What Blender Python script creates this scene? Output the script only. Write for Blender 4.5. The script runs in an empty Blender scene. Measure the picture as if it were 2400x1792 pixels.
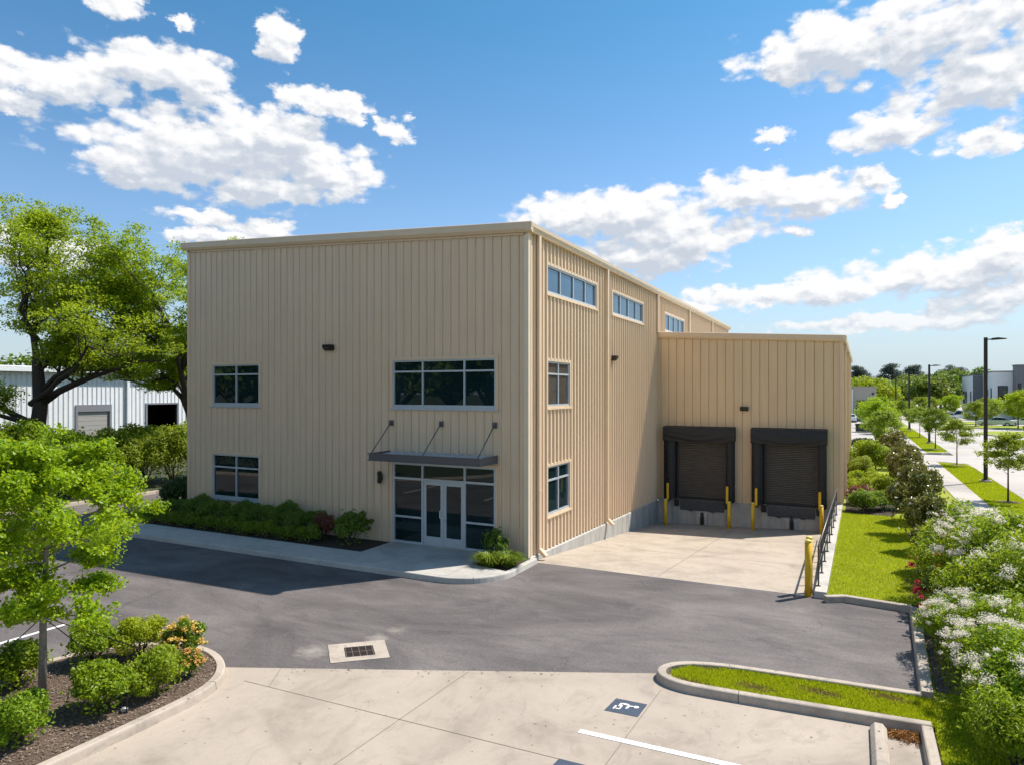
import bpy, math, random
import numpy as np
from mathutils import Vector, Matrix

random.seed(7)
rng = np.random.default_rng(7)
SC = bpy.context.scene
COL = SC.collection
PI = math.pi

# ------------------------------------------------------------------ helpers
class MB:
    """collects faces of one mesh"""
    def __init__(s):
        s.v = []; s.f = []
    def add(s, vs, fs):
        o = len(s.v)
        s.v.extend([tuple(map(float, p)) for p in vs])
        s.f.extend([tuple(i + o for i in f) for f in fs])
        return s
    def quad(s, a, b, c, d):
        return s.add([a, b, c, d], [(0, 1, 2, 3)])
    def box(s, x0, x1, y0, y1, z0, z1):
        if x0 > x1: x0, x1 = x1, x0
        if y0 > y1: y0, y1 = y1, y0
        if z0 > z1: z0, z1 = z1, z0
        v = [(x0, y0, z0), (x1, y0, z0), (x1, y1, z0), (x0, y1, z0), (x0, y0, z1), (x1, y0, z1), (x1, y1, z1), (x0, y1, z1)]
        return s.add(v, [(0, 3, 2, 1), (4, 5, 6, 7), (0, 1, 5, 4), (1, 2, 6, 5), (2, 3, 7, 6), (3, 0, 4, 7)])
    def prism(s, poly, z0, z1):
        n = len(poly)
        z0f = z0 if callable(z0) else (lambda x, y: z0)
        z1f = z1 if callable(z1) else (lambda x, y: z1)
        v = [(x, y, z0f(x, y)) for x, y in poly] + [(x, y, z1f(x, y)) for x, y in poly]
        f = [tuple(range(n))[::-1], tuple(range(n, 2 * n))]
        f += [(i, (i + 1) % n, n + (i + 1) % n, n + i) for i in range(n)]
        return s.add(v, f)
    def extrude(s, prof, axis, a, b):
        """2-D profile extruded along an axis: 'x' profile=(y,z), 'y' profile=(x,z)"""
        n = len(prof)
        mk = (lambda t, p: (t, p[0], p[1])) if axis == 'x' else (lambda t, p: (p[0], t, p[1]))
        v = [mk(a, p) for p in prof] + [mk(b, p) for p in prof]
        f = [tuple(range(n))[::-1], tuple(range(n, 2 * n))]
        f += [(i, (i + 1) % n, n + (i + 1) % n, n + i) for i in range(n)]
        return s.add(v, f)
    def tube(s, pts, rad, seg=8, caps=True):
        pts = [Vector(p) for p in pts]
        n = len(pts)
        if not hasattr(rad, '__len__'): rad = [rad] * n
        t0 = (pts[1] - pts[0]).normalized()
        up = Vector((0, 0, 1)) if abs(t0.z) < .9 else Vector((1, 0, 0))
        u = t0.cross(up).normalized()
        vs = []
        for i, p in enumerate(pts):
            t = (pts[min(i + 1, n - 1)] - pts[max(i - 1, 0)])
            t = t.normalized() if t.length > 1e-9 else t0
            u = (u - t * u.dot(t))
            u = u.normalized() if u.length > 1e-6 else t.orthogonal().normalized()
            w = t.cross(u)
            for k in range(seg):
                a = 2 * PI * k / seg
                vs.append(p + (u * math.cos(a) + w * math.sin(a)) * rad[i])
        fs = []
        for i in range(n - 1):
            for k in range(seg):
                k2 = (k + 1) % seg
                fs.append((i * seg + k, i * seg + k2, (i + 1) * seg + k2, (i + 1) * seg + k))
        if caps:
            fs.append(tuple(range(seg))[::-1]); fs.append(tuple((n - 1) * seg + k for k in range(seg)))
        return s.add(vs, fs)
    def lathe(s, c, prof, seg=16):
        """profile [(r,z)] around a vertical axis at c"""
        vs = []; n = len(prof)
        for r, z in prof:
            for k in range(seg):
                a = 2 * PI * k / seg
                vs.append((c[0] + r * math.cos(a), c[1] + r * math.sin(a), c[2] + z))
        fs = []
        for i in range(n - 1):
            for k in range(seg):
                k2 = (k + 1) % seg
                fs.append((i * seg + k, i * seg + k2, (i + 1) * seg + k2, (i + 1) * seg + k))
        fs.append(tuple(range(seg))[::-1]); fs.append(tuple((n - 1) * seg + k for k in range(seg)))
        return s.add(vs, fs)
    def mesh(s, name, mat, smooth=False):
        m = bpy.data.meshes.new(name)
        m.from_pydata(s.v, [], s.f); m.update()
        m.materials.append(mat)
        if smooth: m.shade_smooth()
        return m
    def build(s, name, mat, parent=None, smooth=False, bevel=0, loc=(0, 0, 0)):
        o = bpy.data.objects.new(name, s.mesh(name, mat, smooth)); COL.objects.link(o)
        o.location = loc
        if parent: o.parent = parent
        if bevel:
            b = o.modifiers.new('bevel', 'BEVEL'); b.width = bevel; b.segments = 2; b.limit_method = 'ANGLE'
            b.angle_limit = math.radians(40)
        return o

def np_mesh(name, V, F, mat):
    """V (n,3), F (m,k) constant-size faces"""
    m = bpy.data.meshes.new(name)
    V = np.asarray(V, dtype=np.float32); F = np.asarray(F, dtype=np.int32)
    k = F.shape[1]
    m.vertices.add(len(V)); m.vertices.foreach_set('co', V.ravel())
    m.loops.add(F.size); m.loops.foreach_set('vertex_index', F.ravel())
    m.polygons.add(len(F))
    m.polygons.foreach_set('loop_start', np.arange(0, F.size, k, dtype=np.int32))
    m.polygons.foreach_set('loop_total', np.full(len(F), k, dtype=np.int32))
    m.update(calc_edges=True); m.validate()
    m.materials.append(mat)
    return m

def obj(name, mesh, parent=None, loc=(0, 0, 0), rz=0):
    o = bpy.data.objects.new(name, mesh); COL.objects.link(o)
    o.location = loc; o.rotation_euler = (0, 0, rz)
    if parent: o.parent = parent
    return o

def tag(o, label=None, cat=None, group=None, kind=None):
    if label: o['label'] = label
    if cat: o['category'] = cat
    if group: o['group'] = group
    if kind: o['kind'] = kind
    return o

def empty(name, loc=(0, 0, 0), rz=0, label=None, cat=None, group=None, scale=(1, 1, 1)):
    o = bpy.data.objects.new(name, None); COL.objects.link(o)
    o.location = loc; o.rotation_euler = (0, 0, rz); o.scale = scale
    o.empty_display_size = .2
    return tag(o, label, cat, group)

def struct(name, mb, mat, **k):
    o = mb.build(name, mat, **k); o['kind'] = 'structure'; return o

# ------------------------------------------------------------------ materials
def new_mat(name):
    m = bpy.data.materials.new(name); m.use_nodes = True
    nt = m.node_tree
    b = nt.nodes['Principled BSDF']
    return m, nt, b

def N(nt, typ, **inp):
    n = nt.nodes.new(typ)
    for k, v in inp.items():
        if k.startswith('p_'): setattr(n, k[2:], v)
        else: n.inputs[k.replace('_', ' ')].default_value = v
    return n

def ramp(nt, src, stops):
    r = nt.nodes.new('ShaderNodeValToRGB')
    e = r.color_ramp.elements
    while len(e) < len(stops): e.new(.5)
    for el, (p, c) in zip(e, stops):
        el.position = p; el.color = (c, c, c, 1) if not hasattr(c, '__len__') else (*c, 1)
    nt.links.new(src, r.inputs['Fac'])
    return r.outputs['Color']

def mixc(nt, fac, a, b, mode='MIX'):
    n = nt.nodes.new('ShaderNodeMix'); n.data_type = 'RGBA'; n.blend_type = mode
    for idx, val in ((0, fac), (6, a), (7, b)):
        if hasattr(val, 'is_linked'): nt.links.new(val, n.inputs[idx])
        elif idx == 0: n.inputs[0].default_value = val
        else: n.inputs[idx].default_value = (*val, 1)
    return n.outputs[2]

def noise(nt, scale, detail=4, rough=.6, vec=None, dist=0.):
    n = N(nt, 'ShaderNodeTexNoise', Scale=scale, Detail=detail, Roughness=rough, Distortion=dist)
    if vec is not None: nt.links.new(vec, n.inputs['Vector'])
    return n.outputs['Fac']

def coords(nt, scale=(1, 1, 1), rot=(0, 0, 0)):
    g = nt.nodes.new('ShaderNodeNewGeometry')
    mp = N(nt, 'ShaderNodeMapping', Scale=scale, Rotation=rot)
    nt.links.new(g.outputs['Position'], mp.inputs['Vector'])
    return mp.outputs['Vector']

def bump(nt, b, h, strength=.3, dist=.01):
    n = N(nt, 'ShaderNodeBump', Strength=strength, Distance=dist)
    nt.links.new(h, n.inputs['Height']); nt.links.new(n.outputs['Normal'], b.inputs['Normal'])

def plain(name, col, rough=.5, metal=0., var=.08, scale=6., spec=.5, bumps=0.):
    m, nt, b = new_mat(name)
    v = coords(nt)
    f = noise(nt, scale, 5, .65, v)
    lo = tuple(c * (1 - var) for c in col); hi = tuple(min(1, c * (1 + var)) for c in col)
    nt.links.new(ramp(nt, f, [(.3, lo), (.7, hi)]), b.inputs['Base Color'])
    b.inputs['Roughness'].default_value = rough; b.inputs['Metallic'].default_value = metal
    b.inputs['Specular IOR Level'].default_value = spec
    if bumps: bump(nt, b, noise(nt, 120, 3, .6, v), bumps, .003)
    return m

def mat_asphalt():
    m, nt, b = new_mat('asphalt')
    v = coords(nt)
    big = noise(nt, .22, 5, .62, coords(nt, (1, 1.7, 1), (0, 0, .46)), 1.2)
    mid = noise(nt, 1.1, 6, .7, coords(nt, (.5, 1.6, 1), (0, 0, .46)), 1.8)
    fine = noise(nt, 55, 3, .8, v)
    c = ramp(nt, big, [(.34, (.080, .069, .067)), (.5, (.127, .109, .105)), (.66, (.172, .149, .141))])
    c = mixc(nt, ramp(nt, mid, [(.34, .42), (.52, 0.)]), c, (.078, .069, .067))
    c = mixc(nt, ramp(nt, mid, [(.56, 0.), (.78, .4)]), c, (.21, .19, .18))
    c = mixc(nt, .75, c, ramp(nt, fine, [(.25, .4), (.75, 1.6)]), 'MULTIPLY')
    agg = noise(nt, 16, 3, .85, v)
    c = mixc(nt, .8, c, ramp(nt, agg, [(.25, .68), (.75, 1.34)]), 'MULTIPLY')
    sp = noise(nt, 23, 1, .5, v)
    c = mixc(nt, ramp(nt, sp, [(.74, 0.), (.78, .6)]), c, (.34, .32, .30))
    # hairline cracks
    vo = N(nt, 'ShaderNodeTexVoronoi', Scale=.33, p_feature='DISTANCE_TO_EDGE')
    wv = nt.nodes.new('ShaderNodeVectorMath'); wv.operation = 'MULTIPLY_ADD'
    nz = N(nt, 'ShaderNodeTexNoise', Scale=1.3, Detail=5.)
    nt.links.new(v, nz.inputs['Vector'])
    nt.links.new(nz.outputs['Color'], wv.inputs[0]); wv.inputs[1].default_value = (1.3, 1.3, 0); nt.links.new(v, wv.inputs[2])
    nt.links.new(wv.outputs[0], vo.inputs['Vector'])
    ck = ramp(nt, vo.outputs['Distance'], [(0., .5), (.006, 0.)])
    ck2 = mixc(nt, 1., ck, ramp(nt, noise(nt, .35, 2, .5, v), [(.52, 0.), (.6, 1.)]), 'MULTIPLY')
    c = mixc(nt, ck2, c, (.04, .038, .04))
    for (cx, cy), r, k in (((-0.78, -8.3), .62, .75), ((-0.1, -7.14), .42, .85), ((-0.02, -6.59), .38, .6), ((7.6, -1.2), .9, .3), ((-5.6, -5.6), .9, .35)):
        dv = nt.nodes.new('ShaderNodeVectorMath'); dv.operation = 'DISTANCE'; nt.links.new(v, dv.inputs[0]); dv.inputs[1].default_value = (cx, cy, 0)
        mr = nt.nodes.new('ShaderNodeMath'); mr.operation = 'MULTIPLY_ADD'
        nt.links.new(noise(nt, 5., 6, .7, coords(nt, (1, 1.6, 1), (0, 0, .8))), mr.inputs[0]); mr.inputs[1].default_value = 1.6 * r; nt.links.new(dv.outputs['Value'], mr.inputs[2])
        c = mixc(nt, ramp(nt, mr.outputs[0], [(.75 * r, k), (min(1., 1.5 * r), 0.)]), c, (.33, .29, .245))
    nt.links.new(c, b.inputs['Base Color'])
    b.inputs['Roughness'].default_value = .82; b.inputs['Specular IOR Level'].default_value = .35
    bump(nt, b, fine, .5, .006)
    return m

def mat_concrete(name, col, stain=.5, warm=(.30, .23, .16), broom=True, scale=1., stainscale=1.):
    m, nt, b = new_mat(name)
    v = coords(nt)
    big = noise(nt, .5 * scale, 6, .65, v, .6)
    mid = noise(nt, 2.1 * scale * stainscale, 6, .72, coords(nt, (1., .55, 1), (0, 0, .35)), 1.1)
    fine = noise(nt, 70, 3, .7, v)
    dk = tuple(c * .74 for c in col); lt = tuple(min(1, c * 1.12) for c in col)
    c = ramp(nt, big, [(.32, dk), (.5, col), (.68, lt)])
    c = mixc(nt, ramp(nt, mid, [(.30, stain * .95), (.48, 0.)]), c, tuple(x * .55 for x in col))
    c = mixc(nt, ramp(nt, mid, [(.58, 0.), (.78, stain * .5)]), c, warm)
    c = mixc(nt, .5, c, ramp(nt, fine, [(.25, .78), (.75, 1.2)]), 'MULTIPLY')
    sp = noise(nt, 9, 1, .5, v)
    c = mixc(nt, ramp(nt, sp, [(.745, 0.), (.76, .5)]), c, (.07, .06, .05))
    nt.links.new(c, b.inputs['Base Color'])
    b.inputs['Roughness'].default_value = .8; b.inputs['Specular IOR Level'].default_value = .3
    bump(nt, b, fine, .35, .004)
    return m

def mat_wallconc():
    m, nt, b = new_mat('foundation_concrete')
    streak = noise(nt, 3.2, 5, .7, coords(nt, (1.6, 1.6, .12)))
    v = coords(nt); bl = noise(nt, 1.3, 5, .65, v); fine = noise(nt, 60, 3, .7, v)
    c = ramp(nt, bl, [(.3, (.36, .34, .31)), (.7, (.50, .48, .44))])
    c = mixc(nt, ramp(nt, streak, [(.35, .55), (.52, 0.)]), c, (.20, .19, .18))
    c = mixc(nt, ramp(nt, streak, [(.62, 0.), (.75, .4)]), c, (.62, .61, .58))
    c = mixc(nt, .4, c, ramp(nt, fine, [(.25, .75), (.75, 1.2)]), 'MULTIPLY')
    nt.links.new(c, b.inputs['Base Color']); b.inputs['Roughness'].default_value = .85
    bump(nt, b, fine, .3, .004)
    return m

def mat_siding(name, col):
    m, nt, b = new_mat(name)
    st = noise(nt, 4., 5, .6, coords(nt, (2.2, 2.2, .08)))
    bl = noise(nt, .55, 4, .6, coords(nt))
    c = ramp(nt, st, [(.3, tuple(x * .93 for x in col)), (.7, tuple(x * 1.05 for x in col))])
    c = mixc(nt, ramp(nt, bl, [(.35, .22), (.6, 0.)]), c, tuple(x * .80 for x in col))
    nt.links.new(c, b.inputs['Base Color'])
    b.inputs['Roughness'].default_value = .42; b.inputs['Specular IOR Level'].default_value = .4
    bump(nt, b, noise(nt, 1.4, 2, .5, coords(nt, (1, 1, .5))), .12, .02)   # oil canning
    return m

def mat_glass(name, col, rough=.02, ior=1.8):
    m, nt, b = new_mat(name)
    f = noise(nt, .9, 2, .5, coords(nt))
    nt.links.new(ramp(nt, f, [(.3, tuple(c * .7 for c in col)), (.7, tuple(c * 1.3 for c in col))]), b.inputs['Base Color'])
    b.inputs['Roughness'].default_value = rough; b.inputs['IOR'].default_value = ior
    bump(nt, b, noise(nt, .7, 1, .5, coords(nt)), .05, .02)
    return m

def mat_leaf(name, dark, light, trans=.38, tcol=None, rough=.45, spec=.35):
    m, nt, b = new_mat(name)
    g = nt.nodes.new('ShaderNodeNewGeometry')
    oi = nt.nodes.new('ShaderNodeObjectInfo')
    big = noise(nt, .9, 3, .6, coords(nt))
    add = nt.nodes.new('ShaderNodeMath'); add.operation = 'MULTIPLY_ADD'
    nt.links.new(g.outputs['Random Per Island'], add.inputs[0]); add.inputs[1].default_value = .65
    m2 = nt.nodes.new('ShaderNodeMath'); m2.operation = 'MULTIPLY_ADD'
    nt.links.new(big, m2.inputs[0]); m2.inputs[1].default_value = .7; m2.inputs[2].default_value = -.17
    nt.links.new(m2.outputs[0], add.inputs[2])
    c = ramp(nt, add.outputs[0], [(.05, dark), (.95, light)])
    hs = N(nt, 'ShaderNodeHueSaturation')
    mh = nt.nodes.new('ShaderNodeMath'); mh.operation = 'MULTIPLY_ADD'
    nt.links.new(oi.outputs['Random'], mh.inputs[0]); mh.inputs[1].default_value = .03; mh.inputs[2].default_value = .485
    nt.links.new(mh.outputs[0], hs.inputs['Hue']); nt.links.new(c, hs.inputs['Color'])
    nt.links.new(hs.outputs['Color'], b.inputs['Base Color'])
    b.inputs['Roughness'].default_value = rough; b.inputs['Specular IOR Level'].default_value = spec
    t = nt.nodes.new('ShaderNodeBsdfTranslucent')
    tc = tcol or tuple(min(1, x * 1.6) for x in light)
    nt.links.new(mixc(nt, .5, hs.outputs['Color'], tc), t.inputs['Color'])
    mx = nt.nodes.new('ShaderNodeMixShader'); mx.inputs[0].default_value = trans
    nt.links.new(b.outputs[0], mx.inputs[1]); nt.links.new(t.outputs[0], mx.inputs[2])
    nt.links.new(mx.outputs[0], nt.nodes['Material Output'].inputs['Surface'])
    return m

def mat_grass():
    m, nt, b = new_mat('lawn_grass')
    v = coords(nt)
    big = noise(nt, .6, 5, .65, v); mid = noise(nt, 5, 4, .7, v); fine = noise(nt, 60, 3, .8, v)
    c = ramp(nt, big, [(.3, (.22, .275, .006)), (.7, (.34, .37, .012))])
    c = mixc(nt, ramp(nt, mid, [(.3, .5), (.5, 0.)]), c, (.12, .17, .008))
    c = mixc(nt, ramp(nt, noise(nt, 1.7, 4, .6, v), [(.6, 0.), (.74, .6)]), c, (.38, .33, .09))
    c = mixc(nt, .8, c, ramp(nt, fine, [(.25, .6), (.75, 1.35)]), 'MULTIPLY')
    nt.links.new(c, b.inputs['Base Color']); b.inputs['Roughness'].default_value = .7; b.inputs['Specular IOR Level'].default_value = .2
    bump(nt, b, fine, .9, .03)
    return m

def mat_mulch(name, a, bcol):
    m, nt, b = new_mat(name)
    v = coords(nt)
    f = noise(nt, 38, 4, .8, coords(nt, (1, 2.2, 1), (0, 0, .6)), .8); g = noise(nt, 4, 4, .6, v)
    c = ramp(nt, f, [(.3, tuple(x * .45 for x in a)), (.5, a), (.68, bcol)])
    c = mixc(nt, ramp(nt, g, [(.35, .5), (.6, 0.)]), c, tuple(x * .5 for x in a))
    nt.links.new(c, b.inputs['Base Color']); b.inputs['Roughness'].default_value = .9
    bump(nt, b, f, 1., .03)
    return m

TAN = (.715, .54, .37)
M = dict(
    asphalt=mat_asphalt(),
    conc=mat_concrete('pale_concrete', (.39, .322, .262), .45, (.34, .25, .175)),
    ramp=mat_concrete('ramp_concrete', (.40, .332, .266), .5, (.32, .235, .16), scale=1.1),
    kerb=mat_concrete('kerb_concrete', (.43, .36, .295), .55, (.38, .32, .25), scale=3.),
    walk=mat_concrete('sidewalk_concrete', (.47, .435, .39), .3, (.40, .36, .30), scale=1.4),
    road=mat_concrete('road_concrete', (.45, .405, .365), .22, (.40, .36, .31), scale=.3),
    found=mat_wallconc(),
    siding=mat_siding('tan_siding', TAN), siding2=mat_siding('dock_siding', (.68, .50, .305)),  # second tan is warmer: bounce light off the ramp put into its colour
    trim=plain('tan_trim', (.70, .52, .35), .4, var=.04, scale=2),
    corner=plain('light_tan_trim', (.74, .595, .43), .4, var=.04, scale=2),
    gutter=plain('gutter_tan', (.68, .515, .35), .35, var=.04, scale=2),
    roofm=plain('roof_metal', (.58, .56, .50), .35, .3, var=.05),
    alu=plain('window_aluminium', (.50, .545, .58), .35, .25, var=.03),
    glass=mat_glass('dark_glass', (.006, .019, .021), .012, 1.6),
    glass2=mat_glass('sky_glass', (.03, .07, .12), .03, 2.0),
    glass3=mat_glass('blind_glass', (.055, .05, .045), .04, 1.5),
    black=plain('black_fabric', (.012, .013, .015), .6, var=.25, scale=9, bumps=.4),
    rubber=plain('black_rubber', (.012, .012, .012), .6, var=.2),
    shutter=plain('brown_shutter', (.086, .077, .068), .45, .2, var=.12, scale=3),
    steel=plain('galvanised_steel', (.46, .46, .45), .45, .45, var=.2, scale=14),
    levelp=plain('leveler_plate', (.085, .092, .105), .5, .4, var=.25, scale=8),
    yellow=plain('yellow_paint', (.72, .43, .008), .42, var=.12, scale=5),
    yellowcap=plain('yellow_cap', (.80, .62, .13), .4, var=.06),
    bronze=plain('dark_bronze_metal', (.022, .020, .021), .4, .4, var=.1),
    rail=plain('railing_metal', (.085, .08, .082), .4, .4, var=.1),
    canopym=plain('canopy_grey', (.115, .112, .122), .4, .2, var=.06),
    canopyroof=plain('canopy_roof', (.52, .56, .60), .35, .4, var=.05),
    white=plain('white_paint', (.82, .80, .77), .6, var=.08, scale=20),
    slate=plain('slate_blue_paint', (.045, .062, .095), .6, var=.18, scale=18),
    iron=plain('cast_iron', (.085, .062, .052), .6, .5, var=.2, scale=25),
    lens=plain('lamp_lens', (.55, .55, .5), .2, var=.02),
    grass=mat_grass(),
    mulch=mat_mulch('brown_mulch', (.15, .095, .065), (.34, .25, .19)),
    dmulch=mat_mulch('dark_mulch', (.05, .032, .022), (.11, .075, .05)),
    soil=mat_mulch('wood_floor', (.05, .06, .02), (.10, .11, .04)),
    bark=plain('bark', (.060, .046, .036), .9, var=.4, scale=14, bumps=.8),
    bark2=plain('grey_bark', (.22, .185, .155), .9, var=.3, scale=20, bumps=.6),
    wmetal=mat_siding('white_metal', (.80, .81, .83)),
    gdoor=plain('grey_rollup', (.36, .34, .32), .5, var=.05),
    dark=plain('dark_interior', (.008, .009, .011), .8, var=.3),  # shade inside openings put into a near-black colour
    wcar=plain('white_car_paint', (.74, .75, .76), .25, var=.02), dcar=plain('dark_car_paint', (.03, .035, .045), .25, var=.05),
    scar=plain('silver_car_paint', (.58, .61, .66), .3, .0, var=.03),
    tyre=plain('tyre', (.012, .012, .012), .8), stucco=plain('beige_stucco', (.42, .38, .34), .8, var=.05),
    wpanel=plain('white_panel', (.80, .82, .84), .6, var=.04), gpanel=plain('grey_panel', (.16, .16, .18), .6, var=.06),
    gwall=plain('grey_wall', (.20, .20, .225), .7, var=.05), dgreen=plain('dark_green_metal', (.04, .055, .045), .5, var=.1),
    straw=plain('pine_straw', (.42, .21, .06), .8, var=.3, scale=30), orange=plain('orange', (.5, .2, .03), .6),
    L_young=mat_leaf('young_maple_leaf', (.10, .19, .006), (.40, .53, .018), .47, (.68, .80, .02)),
    L_oak=mat_leaf('oak_leaf', (.13, .22, .006), (.34, .46, .020), .47, (.60, .72, .03)),
    L_shrub=mat_leaf('shrub_leaf', (.085, .155, .008), (.24, .34, .025), .38, (.45, .58, .04)),
    L_bright=mat_leaf('bright_leaf', (.11, .19, .006), (.31, .42, .020), .42, (.55, .66, .03)),
    L_hedge=mat_leaf('hedge_leaf', (.085, .145, .014), (.21, .30, .04), .32, (.32, .44, .05)),
    L_dark=mat_leaf('dark_leaf', (.030, .060, .012), (.080, .130, .024), .22),
    L_red=mat_leaf('red_leaf', (.13, .045, .03), (.33, .13, .085), .3, (.45, .16, .1)),
    L_lime=mat_leaf('lime_leaf', (.19, .27, .006), (.38, .45, .014), .42, (.6, .68, .02)),
    L_mag=mat_leaf('magnolia_leaf', (.06, .09, .010), (.26, .25, .035), .25, (.4, .34, .06), .25, .8),
    L_far=mat_leaf('far_leaf', (.14, .20, .012), (.33, .40, .035), .42),
    L_wood=mat_leaf('wood_leaf', (.10, .155, .016), (.22, .285, .032), .38),
    L_pine=mat_leaf('pine_leaf', (.055, .085, .065), (.11, .145, .105), .3),  # distance haze put into the leaf colour, paler and bluer
    L_flow=mat_leaf('white_flower', (.78, .70, .60), (.92, .86, .77), .45, (.97, .9, .8), .6, .2),
    L_rose=mat_leaf('red_flower', (.35, .012, .035), (.60, .03, .07), .3, (.6, .05, .08), .6, .2),
    L_yel=mat_leaf('yellow_flower', (.62, .36, .07), (.80, .56, .17), .3, (.8, .5, .1), .6, .2),
    L_blade=mat_leaf('grass_blade', (.20, .27, .008), (.50, .54, .014), .45, (.7, .74, .02), .6, .15),
    L_lirio=mat_leaf('liriope_leaf', (.10, .17, .01), (.27, .36, .04), .4, (.45, .5, .05)),
    L_dry=mat_leaf('dry_grass', (.20, .14, .05), (.34, .25, .10), .3, (.4, .3, .1)),
    chip=mat_leaf('bark_chip', (.07, .045, .032), (.36, .27, .21), 0.0),
)

# ------------------------------------------------------------------ vegetation kit
def unit(n):
    v = rng.normal(size=(n, 3)); return v / np.linalg.norm(v, axis=1, keepdims=True)

def leaf_arrays(P, size, out=None, up=.5, aspect=.55, fold=.18, jitter=.35):
    """one folded leaf (two quads sharing a mid rib) per point"""
    n = len(P)
    nrm = unit(n) + np.array([0, 0, up])
    if out is not None: nrm = nrm + .7 * out
    nrm /= np.linalg.norm(nrm, axis=1, keepdims=True)
    t = np.cross(nrm, unit(n)); t /= np.linalg.norm(t, axis=1, keepdims=True) + 1e-9
    s = np.cross(nrm, t)
    L = size * (1 + jitter * rng.uniform(-1, 1, (n, 1)))
    W = L * aspect * .5
    base = P - t * L * .5; tip = P + t * L * .5
    l = P - s * W + nrm * L * fold + t * L * .05; r = P + s * W + nrm * L * fold + t * L * .05
    V = np.stack([base, r, tip, l], 1).reshape(-1, 3)
    i = np.arange(n)[:, None] * 4
    F = np.concatenate([i + np.array([[0, 1, 2]]), i + np.array([[0, 2, 3]])], 0)
    return V, F

def leaves(name, P, size, mat, **k):
    V, F = leaf_arrays(P, size, **k)
    return np_mesh(name, V, F, mat)

def ball_points(centers, radii, n, squash=.75, shell=.35):
    """points in balls; shell pushes them to the surface"""
    c = np.asarray(centers); r = np.asarray(radii)
    w = r ** 2; idx = rng.choice(len(c), n, p=w / w.sum())
    d = unit(n); rad = rng.uniform(shell, 1, n) ** .6
    off = d * rad[:, None] * r[idx][:, None]; off[:, 2] *= squash
    return c[idx] + off, d

def bush_parts(rx, ry, rz, n, size, mat, lumps=16, flowers=None, stem='bark', top=None, aspect=.55, lump=.34, up=.5):
    """foliage + stems (+ flowers) of one shrub, base at z=0"""
    d = unit(lumps * 3); d = d[d[:, 2] > -.25][:lumps]
    kk = unit(3) * 2.1; env = 1 + .16 * np.sin(d @ kk[0] * 2 + 1) + .13 * np.sin(d @ kk[1] * 3.3)
    c = d * np.array([rx, ry, rz * .5]) * rng.uniform(.42, .88, (len(d), 1)) * env[:, None] + np.array([0, 0, rz * .52])
    r = lump * min(rx, ry, rz * .7) * rng.uniform(.55, 1.35, len(c))
    c[:, 2] = np.maximum(c[:, 2], r * .6)
    P, o = ball_points(c, r, n, .85, .3)
    # a thinner scatter through the whole volume and stray tips outside
    k = n // 9
    q = unit(k) * rng.uniform(.2, 1.08, (k, 1)) * np.array([rx, ry, rz * .52]) + np.array([0, 0, rz * .5])
    P = np.concatenate([P, q]); o = np.concatenate([o, unit(k)])
    P[:, 2] = np.maximum(P[:, 2], .02)
    parts = [('foliage', leaves('foliage', P, size, mat, out=o, aspect=aspect, up=up))]
    st = MB()
    for i in range(min(7, len(c))):
        e = c[i]
        st.tube([(e[0] * .08, e[1] * .08, 0), (e[0] * .5, e[1] * .5, e[2] * .55), tuple(e)], [.02 * rz ** .5, .014 * rz ** .5, .005], 5)
    parts.append(('stem', st.mesh('stem', M[stem])))
    if flowers:
        fm, nf, fr, fs, npet = flowers
        dd = unit(nf * 4); dd = dd[dd[:, 2] > -.05][:nf]
        fc = dd * np.array([rx, ry, rz * .52]) * rng.uniform(.88, 1.04, (len(dd), 1)) + np.array([0, 0, rz * .52])
        pts = []
        for q in fc:
            m_ = int(npet * rng.uniform(.6, 1.3)); rr = fr * rng.choice([.55, .8, 1.0, 1.35, 1.7]); m_ = int(m_ * (rr / fr) ** 1.6) + 6
            sq = np.array([rng.uniform(.7, 1.6), rng.uniform(.7, 1.6), .7]); pts.append(q + unit(m_) * rr * rng.uniform(.2, 1.15, (m_, 1)) * sq)
        P2 = np.concatenate(pts)
        parts.append(('flower', leaves('flower', P2, fs, M[fm], aspect=.9, fold=.1, up=1.3)))
    return parts

def plant(name, parts, loc, label, cat, group=None, rz=None, scale=1., sz=None):
    e = empty(name, loc, random.uniform(0, 6.28) if rz is None else rz, label, cat, group,
              (scale, scale, scale if sz is None else sz))
    for pn, me in parts:
        o = obj(pn, me, e)
        if pn == 'flower': o['kind'] = 'stuff'
    return e

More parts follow.
